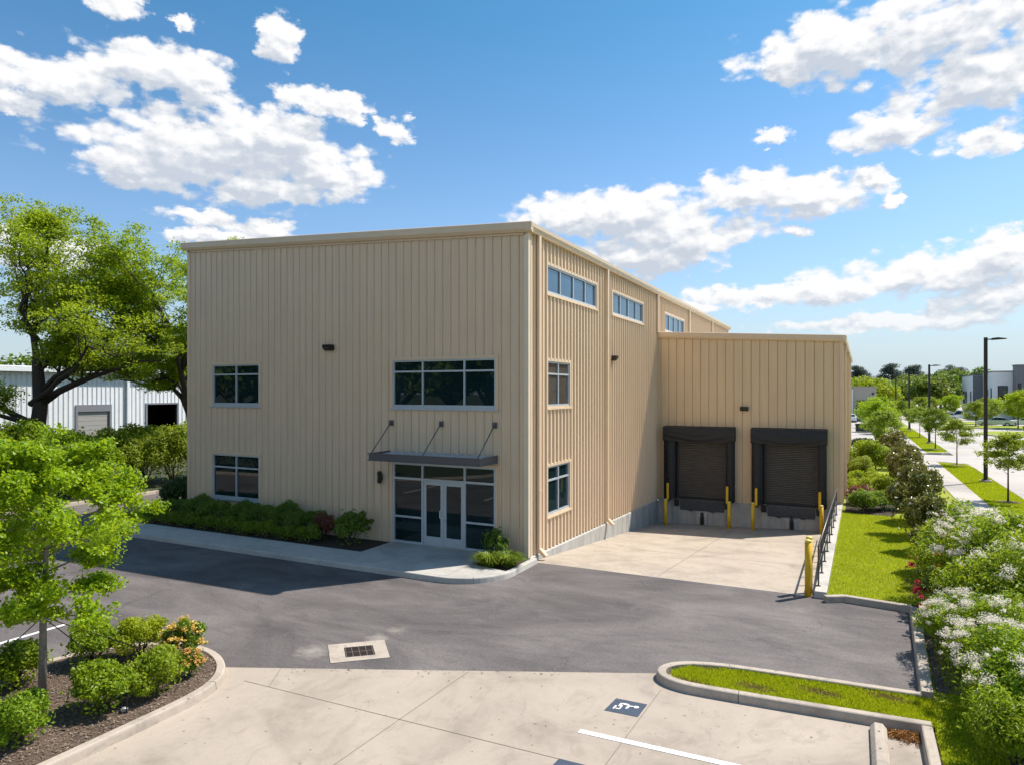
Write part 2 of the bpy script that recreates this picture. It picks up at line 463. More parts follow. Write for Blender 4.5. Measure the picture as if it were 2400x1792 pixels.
def grow(limbs, sub=6, sublen=.35, up=.35, seg=6, twig=4, minr=.012):
    """limbs: list of (points, r0, r1). returns branch MB and tip points"""
    mb = MB(); tips = []
    for pts, r0, r1 in limbs:
        n = len(pts)
        mb.tube(pts, [r0 + (r1 - r0) * (i / (n - 1)) ** .8 for i in range(n)], 8)
        V = [Vector(p) for p in pts]
        length = sum((V[i + 1] - V[i]).length for i in range(n - 1))
        for k in range(sub):
            t = random.uniform(.3, 1.0) if k else 1.
            f = t * (n - 1); i = min(int(f), n - 2); p = V[i].lerp(V[i + 1], f - i)
            tan = (V[i + 1] - V[i]).normalized()
            d = Vector((random.gauss(0, 1), random.gauss(0, 1), random.gauss(0, .6) + up)).normalized()
            d = (d * .8 + tan * .6 + Vector((0, 0, up * .5))).normalized()
            L = sublen * length * random.uniform(.55, 1.15)
            r = max(minr, (r0 + (r1 - r0) * t) * .5)
            q = [p]; dd = d.copy()
            for j in range(3):
                dd = (dd + Vector((random.gauss(0, .25), random.gauss(0, .25), random.gauss(0, .2) + .06))).normalized()
                q.append(q[-1] + dd * L / 3)
            mb.tube(q, [r, r * .7, r * .45, minr * .5], 5)
            tips += [q[2], q[3]]
            for j in range(twig):
                s = q[random.choice((1, 2, 3))]
                e = s + Vector((random.gauss(0, 1), random.gauss(0, 1), random.gauss(0, .5) + .25)).normalized() * L * random.uniform(.25, .5)
                mb.tube([s, e], [r * .35, minr * .4], 4)
                tips.append(e)
    return mb, tips

def street_tree_parts(H, base, R, r0, nl, leafn, leafs, cl, mat, bark='bark', sub=4, flat=.6, shape='oval', twig=3, stray=.12):
    limbs = [([(0, 0, 0), (random.uniform(-.03, .03), 0, base), (random.uniform(-.06, .06), random.uniform(-.06, .06), H * .62), (0, random.uniform(-.1, .1), H * .95)], r0, r0 * .15)]
    top = limbs[0][0]
    br = []
    for i in range(nl):
        t = (i + .5) / nl
        hz = base + (H * .86 - base) * t
        a = i * 2.4 + random.uniform(-.4, .4)
        prof = {'oval': math.sin(PI * (.18 + .80 * t)) ** .8, 'pyramid': 1.05 - .85 * t, 'broad': (1 - t * t * .7)}[shape]
        L = R * prof * random.uniform(.75, 1.08)
        rise = .25 + .75 * t
        br.append(([(0, 0, hz), (math.cos(a) * L * .5, math.sin(a) * L * .5, hz + L * rise * .35), (math.cos(a) * L * .92, math.sin(a) * L * .92, hz + L * rise * .55)], r0 * .38 * (1 - .6 * t), .008))
    mb1, _ = grow([(limbs[0][0], limbs[0][1], limbs[0][2])], sub=4, sublen=.12, twig=twig)
    mb2, tips = grow(br, sub=sub, sublen=.42, twig=twig, up=.3, minr=.006)
    mb1.add(mb2.v, mb2.f)
    tips = np.array([tuple(t) for t in tips] + [(0, 0, H * .93), (.1, 0, H * .86)])
    P, o = ball_points(tips, np.full(len(tips), cl) * rng.uniform(.6, 1.3, len(tips)), leafn, flat, .1)
    k = int(leafn * stray)
    if k:
        P[:k] += rng.normal(0, cl * .5, (k, 3))
    return [('trunk', mb1.mesh('trunk', M[bark], True)), ('crown', leaves('crown', P, leafs, mat, up=.7))]

# ------------------------------------------------------------------ building
BW, BL = 15.0, 36.9
def eave(x): return 9.98 - (x / BW) * .82          # wall top, x runs 0 .. -15
AX, AY, AYE = 8.37, 15.2, 41.0
def aeave(x): return 7.86 - x * .055

def rib_profile(s0, s1, pitch, off, rw, tw, h, sgn=1, minor=None, groove=0):
    """breakpoints (s, depth) of ribbed sheet metal"""
    pts = [(s0, 0.)]
    k = math.floor((s0 - off) / pitch)
    while True:
        c = off + k * pitch; k += 1
        if c - rw > s1: break
        seq = [(c - rw / 2, 0), (c - tw / 2, h), (c + tw / 2, h), (c + rw / 2, 0)]
        if groove:
            e = c + groove * rw / 2; w = groove * .021
            seq += sorted([(e + w * .1, 0), (e + w * .25, -.024), (e + w, -.024), (e + w * 1.15, 0)])
        if minor:
            for q in minor:
                cc = c + pitch * q
                seq += [(cc - .018, 0), (cc - .008, .004), (cc + .008, .004), (cc + .018, 0)]
        for s, d in seq:
            if s0 < s < s1: pts.append((s, d))
    pts.append((s1, 0.))
    pts.sort()
    return pts

def siding(mapf, s0, s1, zlo, zhi, openings, pitch=.305, off=.1, rw=.062, tw=.024, h=.032, minor=None, groove=0):
    """ribbed wall with rectangular openings (s0,s1,z0,z1). mapf(s, depth, z)->xyz"""
    pts = rib_profile(s0, s1, pitch, off, rw, tw, h, minor=minor, groove=groove)
    S = [p[0] for p in pts]; D = [p[1] for p in pts]
    for o in openings:
        for e in (o[0], o[1]):
            if s0 < e < s1:
                d = float(np.interp(e, S, D)); i = int(np.searchsorted(S, e))
                S.insert(i, e); D.insert(i, d)
    mb = MB()
    for i in range(len(S) - 1):
        a, b = S[i], S[i + 1]
        if b - a < 1e-6: continue
        m = (a + b) / 2
        cuts = sorted([(o[2], o[3]) for o in openings if o[0] - 1e-6 <= m <= o[1] + 1e-6])
        lo = (zlo(a), zlo(b)); spans = []
        for c0, c1 in cuts:
            spans.append((lo, (c0, c0))); lo = (c1, c1)
        spans.append((lo, (zhi(a), zhi(b))))
        for (la, lb), (ha, hb) in spans:
            if ha - la < 1e-4: continue
            mb.quad(mapf(a, D[i], la), mapf(b, D[i + 1], lb), mapf(b, D[i + 1], hb), mapf(a, D[i], ha))
    return mb

fmap = lambda s, d, z: (s, -d, z)                 # front wall, y = 0, outward -Y
smap = lambda s, d, z: (d, s, z)                  # side wall, x = 0, outward +X
amap = lambda s, d, z: (s, AY - d, z)             # dock wall
SHR = .0095                                        # the outer wall runs very slightly outwards
armap = lambda s, d, z: (AX + d + (s - AY) * SHR, s, z)
def shear(mb):
    mb.v = [(x + max(0, y - AY) * SHR, y, z) for x, y, z in mb.v]; return mb            # right wall of the dock wing

B = empty('warehouse', (0, 0, 0), 0, 'large tan ribbed metal warehouse with glass entrance and two truck dock doors', 'warehouse')

WF = [(-13.65, -11.06, 4.60, 6.22), (-13.65, -11.06, 1.02, 2.78), (-5.03, -1.04, 4.60, 6.22)]
DO = (-4.98, -1.08, .15, 2.80)
WS = [(1.38, 6.13, 8.27, 9.25), (8.0, 12.6, 8.27, 9.25), (16.6, 21.2, 8.27, 9.25), (1.40, 3.40, 4.62, 6.17), (1.40, 3.40, 1.12, 2.78)]
ztop_f = lambda x: .14 - max(0, x) * .026         # top of concrete along the side wall
siding(fmap, -BW, -.06, lambda s: .10, lambda s: eave(s), WF + [DO], off=-.31, h=.03, rw=.046, tw=.02, groove=1).build('wall', M['siding'], B)
siding(smap, .06, BL, lambda s: ztop_f(s), lambda s: 9.98, WS, off=.13, rw=.066, tw=.036, h=.056, groove=-1).build('wall', M['siding'], B)
MB().quad((-BW, 0, 0), (-BW, BL, 0), (-BW, BL, eave(-BW)), (-BW, 0, eave(-BW))).build('wall', M['siding'], B)
MB().quad((-BW, BL, 0), (0, BL, 0), (0, BL, 9.98), (-BW, BL, eave(-BW))).build('wall', M['siding'], B)
siding(amap, .03, AX - .05, lambda s: -.13, lambda s: aeave(s), [], pitch=.39, off=.2, rw=.034, tw=.02, h=-.04).build('dock_wall', M['siding2'], B)
siding(armap, AY + .05, AYE, lambda s: -.3, lambda s: aeave(AX), [], pitch=.39, off=AY + .3, rw=.05, tw=.02, h=.03).build('dock_wall', M['siding'], B)
MB().quad((0, AYE, -.3), (AX + .25, AYE, -.3), (AX + .25, AYE, aeave(AX)), (0, AYE, aeave(0))).build('dock_wall', M['siding'], B)
MB().quad((0, BL, -.3), (0, AYE, -.3), (0, AYE, aeave(0)), (0, BL, aeave(0))).build('dock_wall', M['siding'], B)
# roofs
rf = MB()
rf.prism([(-BW - .25, -.16), (.04, -.16), (.04, BL + .1), (-BW - .25, BL + .1)], lambda x, y: eave(x) + .17, lambda x, y: eave(x) + .21)
rf.build('roof', M['roofm'], B)
rf = MB()
rf.prism([(.06, AY - .12), (AX + .14, AY - .12), (AX + .14 + SHR * (AYE - AY), AYE + .1), (.06, AYE + .1)], lambda x, y: aeave(x) + .16, lambda x, y: aeave(x) + .20)
rf.build('roof', M['roofm'], B)
# rake (front) trim: stepped fascia following the slope
def rake(x0, x1, y, ef, name, mat, h=.27, t=.15):
    mb = MB()
    prof = [(0, -.04), (-t * .55, -.04), (-t, .05), (-t, h - .02), (-t * .8, h), (0, h)]
    vs = [(x0, y + p[0], ef(x0) + p[1]) for p in prof] + [(x1, y + p[0], ef(x1) + p[1]) for p in prof]
    n = len(prof)
    mb.add(vs, [tuple(range(n)), tuple(range(n, 2 * n))[::-1]] + [(i, n + i, n + (i + 1) % n, (i + 1) % n) for i in range(n)])
    return mb.build(name, mat, B)
rake(-BW - .24, .20, -.034, eave, 'rake_trim', M['gutter'])
rake(.05, AX + .14, AY - .032, aeave, 'rake_trim', M['gutter'], .26, .13)
fl = MB(); fl.prism([(-BW, -.045), (-.06, -.045), (-.06, -.034), (-BW, -.034)], lambda x, y: eave(x) - .11, lambda x, y: eave(x) - .042)
fl.build('rake_flashing', M['trim'], B)
# gutters
g = MB(); g.extrude([(.036, 9.95), (.15, 9.95), (.17, 10.02), (.21, 10.09), (.22, 10.20), (.036, 10.20)], 'y', -.185, BL + .1)
g.build('gutter', M['gutter'], B)
ga = aeave(AX)
g = MB(); g.extrude([(AX + .034, ga - .03), (AX + .13, ga - .03), (AX + .16, ga + .08), (AX + .17, ga + .2), (AX + .034, ga + .2)], 'y', AY - .17, AYE + .1)
shear(g).build('gutter', M['corner'], B)
# corner trims
MB().box(-.11, .045, -.045, .0, .08, 9.94).box(.002, .045, .0, .12, .14, 9.94).build('corner_trim', M['corner'], B, bevel=.006)
MB().box(-BW - .04, -BW + .1, -.045, 0, .05, eave(-BW) - .05).build('corner_trim', M['siding'], B, bevel=.006)
MB().box(AX - .1, AX + .045, AY - .042, AY, -.2, ga - .02).build('corner_trim', M['trim'], B)
# downspouts
def downspout(x, y, zb, zt, elbow=True):
    m = MB()
    m.box(x, x + .11, y - .085, y + .085, zb + .16, zt)
    o = m.build('downspout', M['gutter'], B, bevel=.012)
    for z in (zb + 1.9, zb + 4.6):
        if z < zt - .4: MB().box(x + .1, x + .116, y - .1, y + .1, z, z + .05).build('strap', M['gutter'], o)
    if elbow:
        MB().extrude([(x + .002, zb + .158), (x + .108, zb + .158), (x + .33, zb - .05), (x + .26, zb - .12), (x + .06, zb + .06), (x + .002, zb + .06)], 'y', y - .083, y + .083).build('elbow', M['gutter'], o)
    return o
downspout(.04, .62, .16, 9.95); downspout(.04, 7.2, -.02, 9.95)
for y in (15.0, 22.3, 29.6): downspout(.04, y, 7.9, 9.95, False)
for y in (AY + 2.2, AY + 9.5, AY + 17.): downspout(AX + .034 + SHR * (y - AY), y, -.1, ga - .03, False)
# foundation under the side wall and the dock wall
rampz = lambda x, y: -(.092 - .0022 * x) * max(0, y - .1)
m = MB()
for a, b in ((.02, 7.19), (7.205, AY - .06)):
    m.add([(-.2, a, -2), (-.2, b, -2), (-.2, b, ztop_f(b)), (-.2, a, ztop_f(a)), (.085, a, -2), (.085, b, -2), (.085, b, ztop_f(b) - .03), (.085, a, ztop_f(a) - .03), (.05, b, ztop_f(b)), (.05, a, ztop_f(a))],
          [(0, 1, 2, 3), (4, 7, 6, 5), (7, 9, 8, 6), (9, 3, 2, 8), (0, 3, 9, 7, 4), (1, 5, 6, 8, 2)])
m.build('foundation', M['found'], B)
MB().box(.08, AX - .28, AY - .06, AY + .3, -2, -.14).build('dock_foundation', M['found'], B, bevel=.008)
MB().box(-.09, -.02, 7.1, 7.3, -1, -.9)

# windows -------------------------------------------------------------------
def window(kind, o, vm, hm, mats, mp, fw=.055, sill=True, name='window', setb=.05):
    """kind: which wall mapping; vm vertical mullions, hm transoms (heights)"""
    s0, s1, z0, z1 = o
    def bx(mb, a, b, d0, d1, c, e):
        p = mp(a, d0, c); q = mp(b, d1, e)
        mb.box(p[0], q[0], p[1], q[1], p[2], q[2])
    fr = MB(); a0, a1, b0, b1 = s0 + .045, s1 - .045, z0 + .06, z1 - .045
    bx(fr, a0, a0 + fw, -.07, .012, b0, b1); bx(fr, a1 - fw, a1, -.07, .012, b0, b1)
    bx(fr, a0 + fw, a1 - fw, -.07, .012, b0, b0 + fw); bx(fr, a0 + fw, a1 - fw, -.07, .012, b1 - fw, b1)
    xs = [a0 + fw] + sorted(vm) + [a1 - fw]
    for x in vm: bx(fr, x - .026, x + .026, -.068, .008, b0 + fw, b1 - fw)
    for z in hm:
        for i in range(len(xs) - 1):
            l = xs[i] + (.026 if i else 0); r = xs[i + 1] - (.026 if i < len(xs) - 2 else 0)
            bx(fr, l, r, -.068, .006, z - .028, z + .028)
    w = fr.build(name, M['alu'], B)
    tr = MB()   # tan trim around the opening
    bx(tr, s0 - .05, s0 + .045, -.08, .045, z0, z1 + .05); bx(tr, s1 - .045, s1 + .05, -.08, .045, z0, z1 + .05)
    bx(tr, s0 + .045, s1 - .045, -.08, .045, z1 - .045, z1 + .05)
    tr.build('trim', M['trim'], w)
    sl = MB(); bx(sl, s0 - .06, s1 + .06, -.08, .065, z0 - .05, z0 - .001); bx(sl, s0 + .045, s1 - .045, -.078, .03, z0 + .001, z0 + .059)
    sl.build('sill', M['alu' if kind == 'f' else 'trim'], w)
    zs = [b0 + fw] + sorted(hm) + [b1 - fw]
    for i in range(len(xs) - 1):
        for j in range(len(zs) - 1):
            p = MB(); bx(p, xs[i], xs[i + 1], -.05, -.04, zs[j], zs[j + 1])
            p.build('pane', mats[j % len(mats)] if isinstance(mats, list) else mats, w)
    return w
window('f', WF[0], [-12.34], [5.80], M['glass'], fmap)
window('f', WF[1], [-12.34], [2.24], M['glass'], fmap)
window('f', WF[2], [-3.80, -2.22], [5.80], M['glass'], fmap)
for o in WS[:3]:
    L = o[1] - o[0]
    window('s', o, [o[0] + L * k / 4 for k in (1, 2, 3)], [], M['glass2'], smap)
window('s', WS[3], [2.40], [5.72], [M['glass3'], M['glass3']], smap)
window('s', WS[4], [2.40], [2.28], M['glass'], smap)
# storefront
sf = MB(); zf = .15
X0, X1, xa, xb = DO[0], DO[1], -3.80, -2.20
for a, b in ((X0, X0 + .07), (X1 - .07, X1), (xa - .035, xa + .035), (xb - .035, xb + .035)):
    sf.box(a, b, -.02, .09, zf, 2.80)
for a, b in ((X0 + .07, xa - .035), (xa + .035, xb - .035), (xb + .035, X1 - .07)):
    sf.box(a, b, -.015, .085, 2.735, 2.80); sf.box(a, b, -.015, .085, 2.25, 2.32)
for a, b in ((X0 + .07, xa - .035), (xb + .035, X1 - .07)):
    sf.box(a, b, -.015, .085, .99, 1.05); sf.box(a, b, -.015, .085, zf, zf + .07)
S = sf.build('storefront', M['alu'], B)
for a, b in ((X0 + .07, xa - .035), (xb + .035, X1 - .07)):
    for c, d in ((zf + .07, .99), (1.05, 2.25), (2.32, 2.735)):
        MB().box(a, b, .03, .04, c, d).build('pane', M['glass'], S)
MB().box(xa + .035, xb - .035, .03, .04, 2.32, 2.735).build('pane', M['glass'], S)
tr = MB(); tr.box(X0 - .07, X0 - .001, -.045, .05, .12, 2.87); tr.box(X1 + .001, X1 + .07, -.045, .05, .12, 2.87); tr.box(X0 - .001, X1 + .001, -.045, .05, 2.801, 2.87)
tr.build('trim', M['trim'], S)
MB().box(X0 + .002, X1 - .002, .012, .16, .0, zf + .018).build('threshold', M['alu'], S)  # added to block light leaking out under the doors
MB().box(X0 + .1, X1 - .1, .2, .25, .0, 2.8).build('interior', M['dark'], S)  # near-black sheet stands for the unlit room behind the doors
xm = (xa + xb) / 2
for a, b, hs in ((xa + .037, xm - .004, 1), (xm + .004, xb - .037, -1)):
    d = MB(); st = .105
    d.box(a, a + st, .0, .05, zf + .02, 2.245); d.box(b - st, b, .0, .05, zf + .02, 2.245)
    d.box(a + st, b - st, .0, .05, 2.12, 2.245); d.box(a + st, b - st, .0, .05, zf + .02, zf + .30)
    D = d.build('door', M['alu'], B, bevel=.004)
    MB().box(a + st, b - st, .02, .03, zf + .30, 2.12).build('pane', M['glass'], D)
    hx = (b - .05) if hs == 1 else (a + .05)
    if hs == 1:
        MB().tube([(hx, 0, 1.34), (hx, -.06, 1.335), (hx - .035, -.07, 1.31), (hx - .035, -.07, 1.10), (hx, -.06, 1.075), (hx, 0, 1.07)], .014, 8).build('handle', M['white'], D, smooth=True)
    else:
        MB().tube([(hx, 0, 1.03), (hx, -.05, 1.03), (hx + .08, -.05, 1.0)], .012, 8).build('handle', M['steel'], D, smooth=True)
# canopy
cz0, cz1 = 2.95, 3.19
cn = MB(); cl, cr, cf = -5.10, -.97, -1.2
for z0, z1, d in ((cz0, cz0 + .03, .0), (cz0 + .03, cz1 - .03, .03), (cz1 - .03, cz1, 0)):      # channel-shaped fascia
    cn.box(cl + d, cr - d, cf + d, cf + .05, z0, z1)
    cn.box(cl + d, cl + .05, cf + .05, -.06, z0, z1); cn.box(cr - .05, cr - d, cf + .05, -.06, z0, z1)
CAN = cn.build('canopy', M['canopym'], B)
rp = MB()
pr = []
for k in range(14):
    x = cl + .06 + k * (cr - cl - .12) / 13
    pr += [(x - .03, 3.09), (x - .012, 3.15), (x + .012, 3.15), (x + .03, 3.09)] if 0 < k < 13 else [(x, 3.09)]
for i in range(len(pr) - 1):
    rp.quad((pr[i][0], cf + .055, pr[i][1]), (pr[i + 1][0], cf + .055, pr[i + 1][1]), (pr[i + 1][0], -.06, pr[i + 1][1] + .05), (pr[i][0], -.06, pr[i][1] + .05))
rp.box(cl + .05, cr - .05, cf + .05, -.06, 3.0, 3.03)
rp.build('canopy_roof', M['canopyroof'], CAN)
for x in (-5.02, -3.05, -1.10):
    MB().box(x - .075, x + .075, -.06, -.03, 4.02, 4.20).box(x - .012, x + .012, -.12, -.06, 4.05, 4.15).build('brace_plate', M['canopym'], CAN)
    MB().tube([(x, -.09, 4.10), (x, cf + .08, 3.18)], .018, 8).build('rod', M['canopym'], CAN, smooth=True)
# lights on the walls
def wallpack(mp, s, z, w=.36, h=.2):
    m = MB(); d0 = .03
    def P(a, d, c): return mp(a, d, c)
    pf = [(d0, z - h / 2), (d0 + .10, z - h / 2), (d0 + .2, z - h * .1), (d0 + .22, z + h / 2), (d0, z + h / 2)]
    vs = [P(s - w / 2, d, c) for d, c in pf] + [P(s + w / 2, d, c) for d, c in pf]
    n = 5
    m.add(vs, [tuple(range(n)), tuple(range(n, 2 * n))[::-1]] + [(i, n + i, n + (i + 1) % n, (i + 1) % n) for i in range(n)])
    o = m.build('wall_light', M['bronze'], B)
    l = MB(); a = P(s - w * .36, d0 + .105, z - h * .46); b = P(s + w * .36, d0 + .105, z - h * .46)
    c = P(s + w * .36, d0 + .206, z - h * .06); d = P(s - w * .36, d0 + .206, z - h * .06)
    l.quad(a, b, c, d).build('lens', M['lens'], o)
wallpack(fmap, -7.67, 6.68); wallpack(smap, 7.98, 6.49, .3); wallpack(amap, 4.19, 4.34, .36)
sc_ = MB(); sc_.lathe((-5.44, -.14, 2.08), [(.05, 0), (.075, .03), (.075, .14), (.068, .15), (.068, .3), (.078, .31), (.078, .36), (.04, .4)], 14)
sc_.box(-5.48, -5.40, -.08, -.02, 2.18, 2.38)
o = sc_.build('wall_light', M['bronze'], B, smooth=False)
MB().lathe((-5.44, -.14, 2.075), [(.03, -.012), (.045, -.002)], 12).build('lens', M['lens'], o)

# fasteners: screw rows on the front sheets
sw = MB()
for zr in (1.95, 3.6, 5.2, 6.95, 8.6):
    k = 0
    x = -BW + .25
    while x < -.2:
        inside = any(o[0] - .1 < x < o[1] + .1 and o[2] - .1 < zr < o[3] + .1 for o in WF + [DO]) or (-5.2 < x < -.9 and zr < 3.3)
        if not inside: sw.box(x - .009, x + .009, -.008, 0, zr - .009, zr + .009)
        x += .305 / 2
tag(sw.build('screws', M['trim'], B), kind='stuff')

# docks ---------------------------------------------------------------------
def dock(xl, xr, ol, orr):
    y1 = AY - .032; y0 = AY - .5
    zt, zb = 3.40, -.08
    # fabric side pads with pleats
    sh = MB().box(ol, orr, y1 - .03, y1 - .004, -.1, 3.3).build('dock_shelter', M['rubber'], B)
    for a, b, sg in ((xl, ol, 1), (orr, xr, -1)):
        D = MB()
        nz_ = 44
        for k in range(nz_):
            za, zc = zb + (zt - .55 - zb) * k / nz_, zb + (zt - .55 - zb) * (k + 1) / nz_
            w = .02 * math.sin(k * 1.45)
            D.add([(a, y0 + w, za), (b, y0 + .05 - w * .5 , za + .1 * 0), (b, y1, za), (a, y1, za), (a, y0 + .02 * math.sin((k + 1) * 1.45), zc), (b, y0 + .05 - .009 * math.sin((k + 1) * 1.45), zc), (b, y1, zc), (a, y1, zc)],
                  [(0, 1, 5, 4), (1, 2, 6, 5), (3, 0, 4, 7)])
        D.build('side_pad', M['black'], sh, smooth=True)
    # head curtain: folded cloth sagging between its corners
    H = MB(); nx, nzz = 40, 16
    vs = []
    for j in range(nzz + 1):
        for i in range(nx + 1):
            u, v = i / nx, j / nzz
            x = xl - .04 + (xr - xl + .08) * u
            sag = .10 * (1 - abs(2 * u - 1) ** 2.2)
            z = zt + .02 - (zt - 2.74) * v - sag * v * .25
            q = v + .75 * (1 - abs(2 * u - 1)) ** .8 * -.55
            fold = .022 * math.sin(17 * q) * v ** .7 + .008 * math.sin(u * 46 + v * 7) * v
            vs.append((x, y0 - .05 - .05 * math.sin(v * 3.0) - fold, z))
    H.add(vs, [(j * (nx + 1) + i, (j + 1) * (nx + 1) + i, (j + 1) * (nx + 1) + i + 1, j * (nx + 1) + i + 1) for j in range(nzz) for i in range(nx)])
    H.quad((xl - .04, y0 - .05, zt + .02), (xr + .04, y0 - .05, zt + .02), (xr + .04, y1, zt + .07), (xl - .04, y1, zt + .07))
    for x in (xl - .04, xr + .04): H.quad((x, y0 - .07, zt + .02), (x, y1, zt + .07), (x, y1, 2.80), (x, y0 - .07, 2.80))
    H.build('head_curtain', M['black'], sh, smooth=True)
    # shutter of rolled slats
    s = MB(); n = 34; a, b = ol + .12, orr - .05; yb = y1 - .035
    z0, z1 = -.06, 2.72
    for k in range(n):
        za = z0 + (z1 - z0) * k / n; hh = (z1 - z0) / n
        s.extrude([(yb, za), (yb - .012, za + hh * .08), (yb - .03, za + hh * .35), (yb - .03, za + hh * .7), (yb - .006, za + hh * .97), (yb, za + hh)], 'x', a, b)
    dd = s.build('dock_door', M['shutter'], B)
    MB().box(a, b, yb - .055, yb - .032, z0, z0 + .09).build('bottom_bar', M['rubber'], dd)
    MB().box(ol + .03, a, yb - .06, yb, -.06, 2.72).build('track', M['bronze'], dd); MB().box(b, orr - .002, yb - .06, yb, -.06, 2.72).build('track', M['bronze'], dd)
    # leveler plate, bumpers and hook below the sill
    c = (ol + orr) / 2; lw = (orr - ol) * .43
    lv = MB(); yw = AY - .06
    lv.box(c - lw, c + lw, yw - .02, yw - .001, -.64, -.15); lv.box(c - lw - .03, c + lw + .03, yw - .14, yw - .001, -.145, -.085)
    lv.extrude([(yw - .12, -.15), (yw - .02, -.15), (yw - .02, -.62), (yw - .05, -.62)], 'x', c - lw + .01, c + lw - .01)
    LV = lv.build('dock_leveler', M['levelp'], B)
    for k in (-.5, .5): MB().box(c + k * lw - .1, c + k * lw + .1, yw - .09, yw - .045, -.66, -.622).build('lip_hinge', M['rubber'], LV)
    for x in (c - lw - .27, c + lw + .05):
        MB().box(x, x + .22, yw - .12, yw - .002, -.46, -.15).build('bumper', M['rubber'], B, bevel=.01)
    hk = MB(); zg = rampz(c, AY)
    hk.box(c - .24, c - .06, yw - .07, yw - .002, zg + .02, -.74); hk.box(c + .12, c + .27, yw - .07, yw - .002, zg + .02, -.74)
    hk.box(c - .30, c + .33, yw - .035, yw - .001, -.74, -.70)
    HK = hk.build('vehicle_restraint', M['steel'], B)
    MB().box(c - .045, c + .105, yw - .2, yw - .006, zg + .03, zg + .38).extrude([(yw - .2, zg + .38), (yw - .06, zg + .38), (yw - .06, zg + .62), (yw - .12, zg + .62)], 'x', c - .02, c + .08).build('hook', M['rubber'], HK, bevel=.01)
dock(.47, 3.76, 1.00, 3.42); dock(4.57, 7.73, 5.05, 7.42)

# ------------------------------------------------------------------ ground
gz = -.02
gm = MB()
def flat(mb, poly, z): return mb.add([(x, y, z) for x, y in poly], [tuple(range(len(poly)))])
R = 900
hx0, hx1, hy0, hy1 = -14.5, 8.05, .1, 36
for a, b, c, d in ((-R, R, -R, hy0), (-R, R, hy1, R), (-R, hx0, hy0, hy1), (hx1, R, hy0, hy1)):
    gm.quad((a, c, gz), (b, c, gz), (b, d, gz), (a, d, gz))
struct('ground', gm, M['soil'])
am = MB()
for a, b, c, d in ((-22.8, 10., -31, .1), (-22.8, -15.0, .1, 90)):
    am.quad((a, c, 0), (b, c, 0), (b, d, 0), (a, d, 0))
am.quad((-75, -31, 0), (-22.8, -31, 0), (-22.8, -6, 0), (-75, -6, 0))
struct('asphalt', am, M['asphalt'])
struct('concrete_pavement', flat(MB(), [(-1.7, -9.65), (5.75, -6.24), (9.9, -6.24), (9.9, -40), (-2.6, -40), (-2.6, -10.06)], .005), M['conc'])
# saw-cut joints
jm = MB()
def strip(mb, a, b, w, z):
    a = Vector((*a, z)); b = Vector((*b, z)); n = (b - a).cross(Vector((0, 0, 1))).normalized() * w / 2
    mb.quad(a - n, b - n, b + n, a + n) if False else mb.quad(a + n, b + n, b - n, a - n)
for a, b in (((-.9, -9.92), (9.68, -9.72)), ((2.21, -20), (2.47, -7.78)), ((5.40, -20), (5.83, -7.0)), ((-.32, -9.9), (-.72, -9.23))):
    strip(jm, a, b, .011, .009)
struct('pavement_joint', jm, plain('joint', (.19, .155, .125), .9))
# dock ramp
rm = MB(); nx, ny = 8, 24
xs = [.085 + (8.12 - .085) * i / nx for i in range(nx + 1)]; ys = [.1 + (AY - .06 - .1) * j / ny for j in range(ny + 1)]
rm.add([(x, y, rampz(x, y) + (.003 if j == 0 else 0)) for j, y in enumerate(ys) for x in xs],
       [(j * (nx + 1) + i, j * (nx + 1) + i + 1, (j + 1) * (nx + 1) + i + 1, (j + 1) * (nx + 1) + i) for j in range(ny) for i in range(nx)])
struct('dock_ramp', rm, M['ramp'])
jm = MB()
for x in (3.9,):
    jm.add([(x - .008, .2, rampz(x, .2) + .004), (x + .008, .2, rampz(x, .2) + .004), (x + .008, AY - .1, rampz(x, AY - .1) + .004), (x - .008, AY - .1, rampz(x, AY - .1) + .004)], [(0, 1, 2, 3)])
for y in (4.8, 10.2):
    jm.add([(.1, y - .007, rampz(.1, y) + .004), (7.9, y - .007, rampz(7.9, y) + .004), (7.9, y + .007, rampz(7.9, y) + .004), (.1, y + .007, rampz(.1, y) + .004)], [(0, 1, 2, 3)])
struct('ramp_joint', jm, plain('ramp_joint_dirt', (.16, .135, .11), .9))

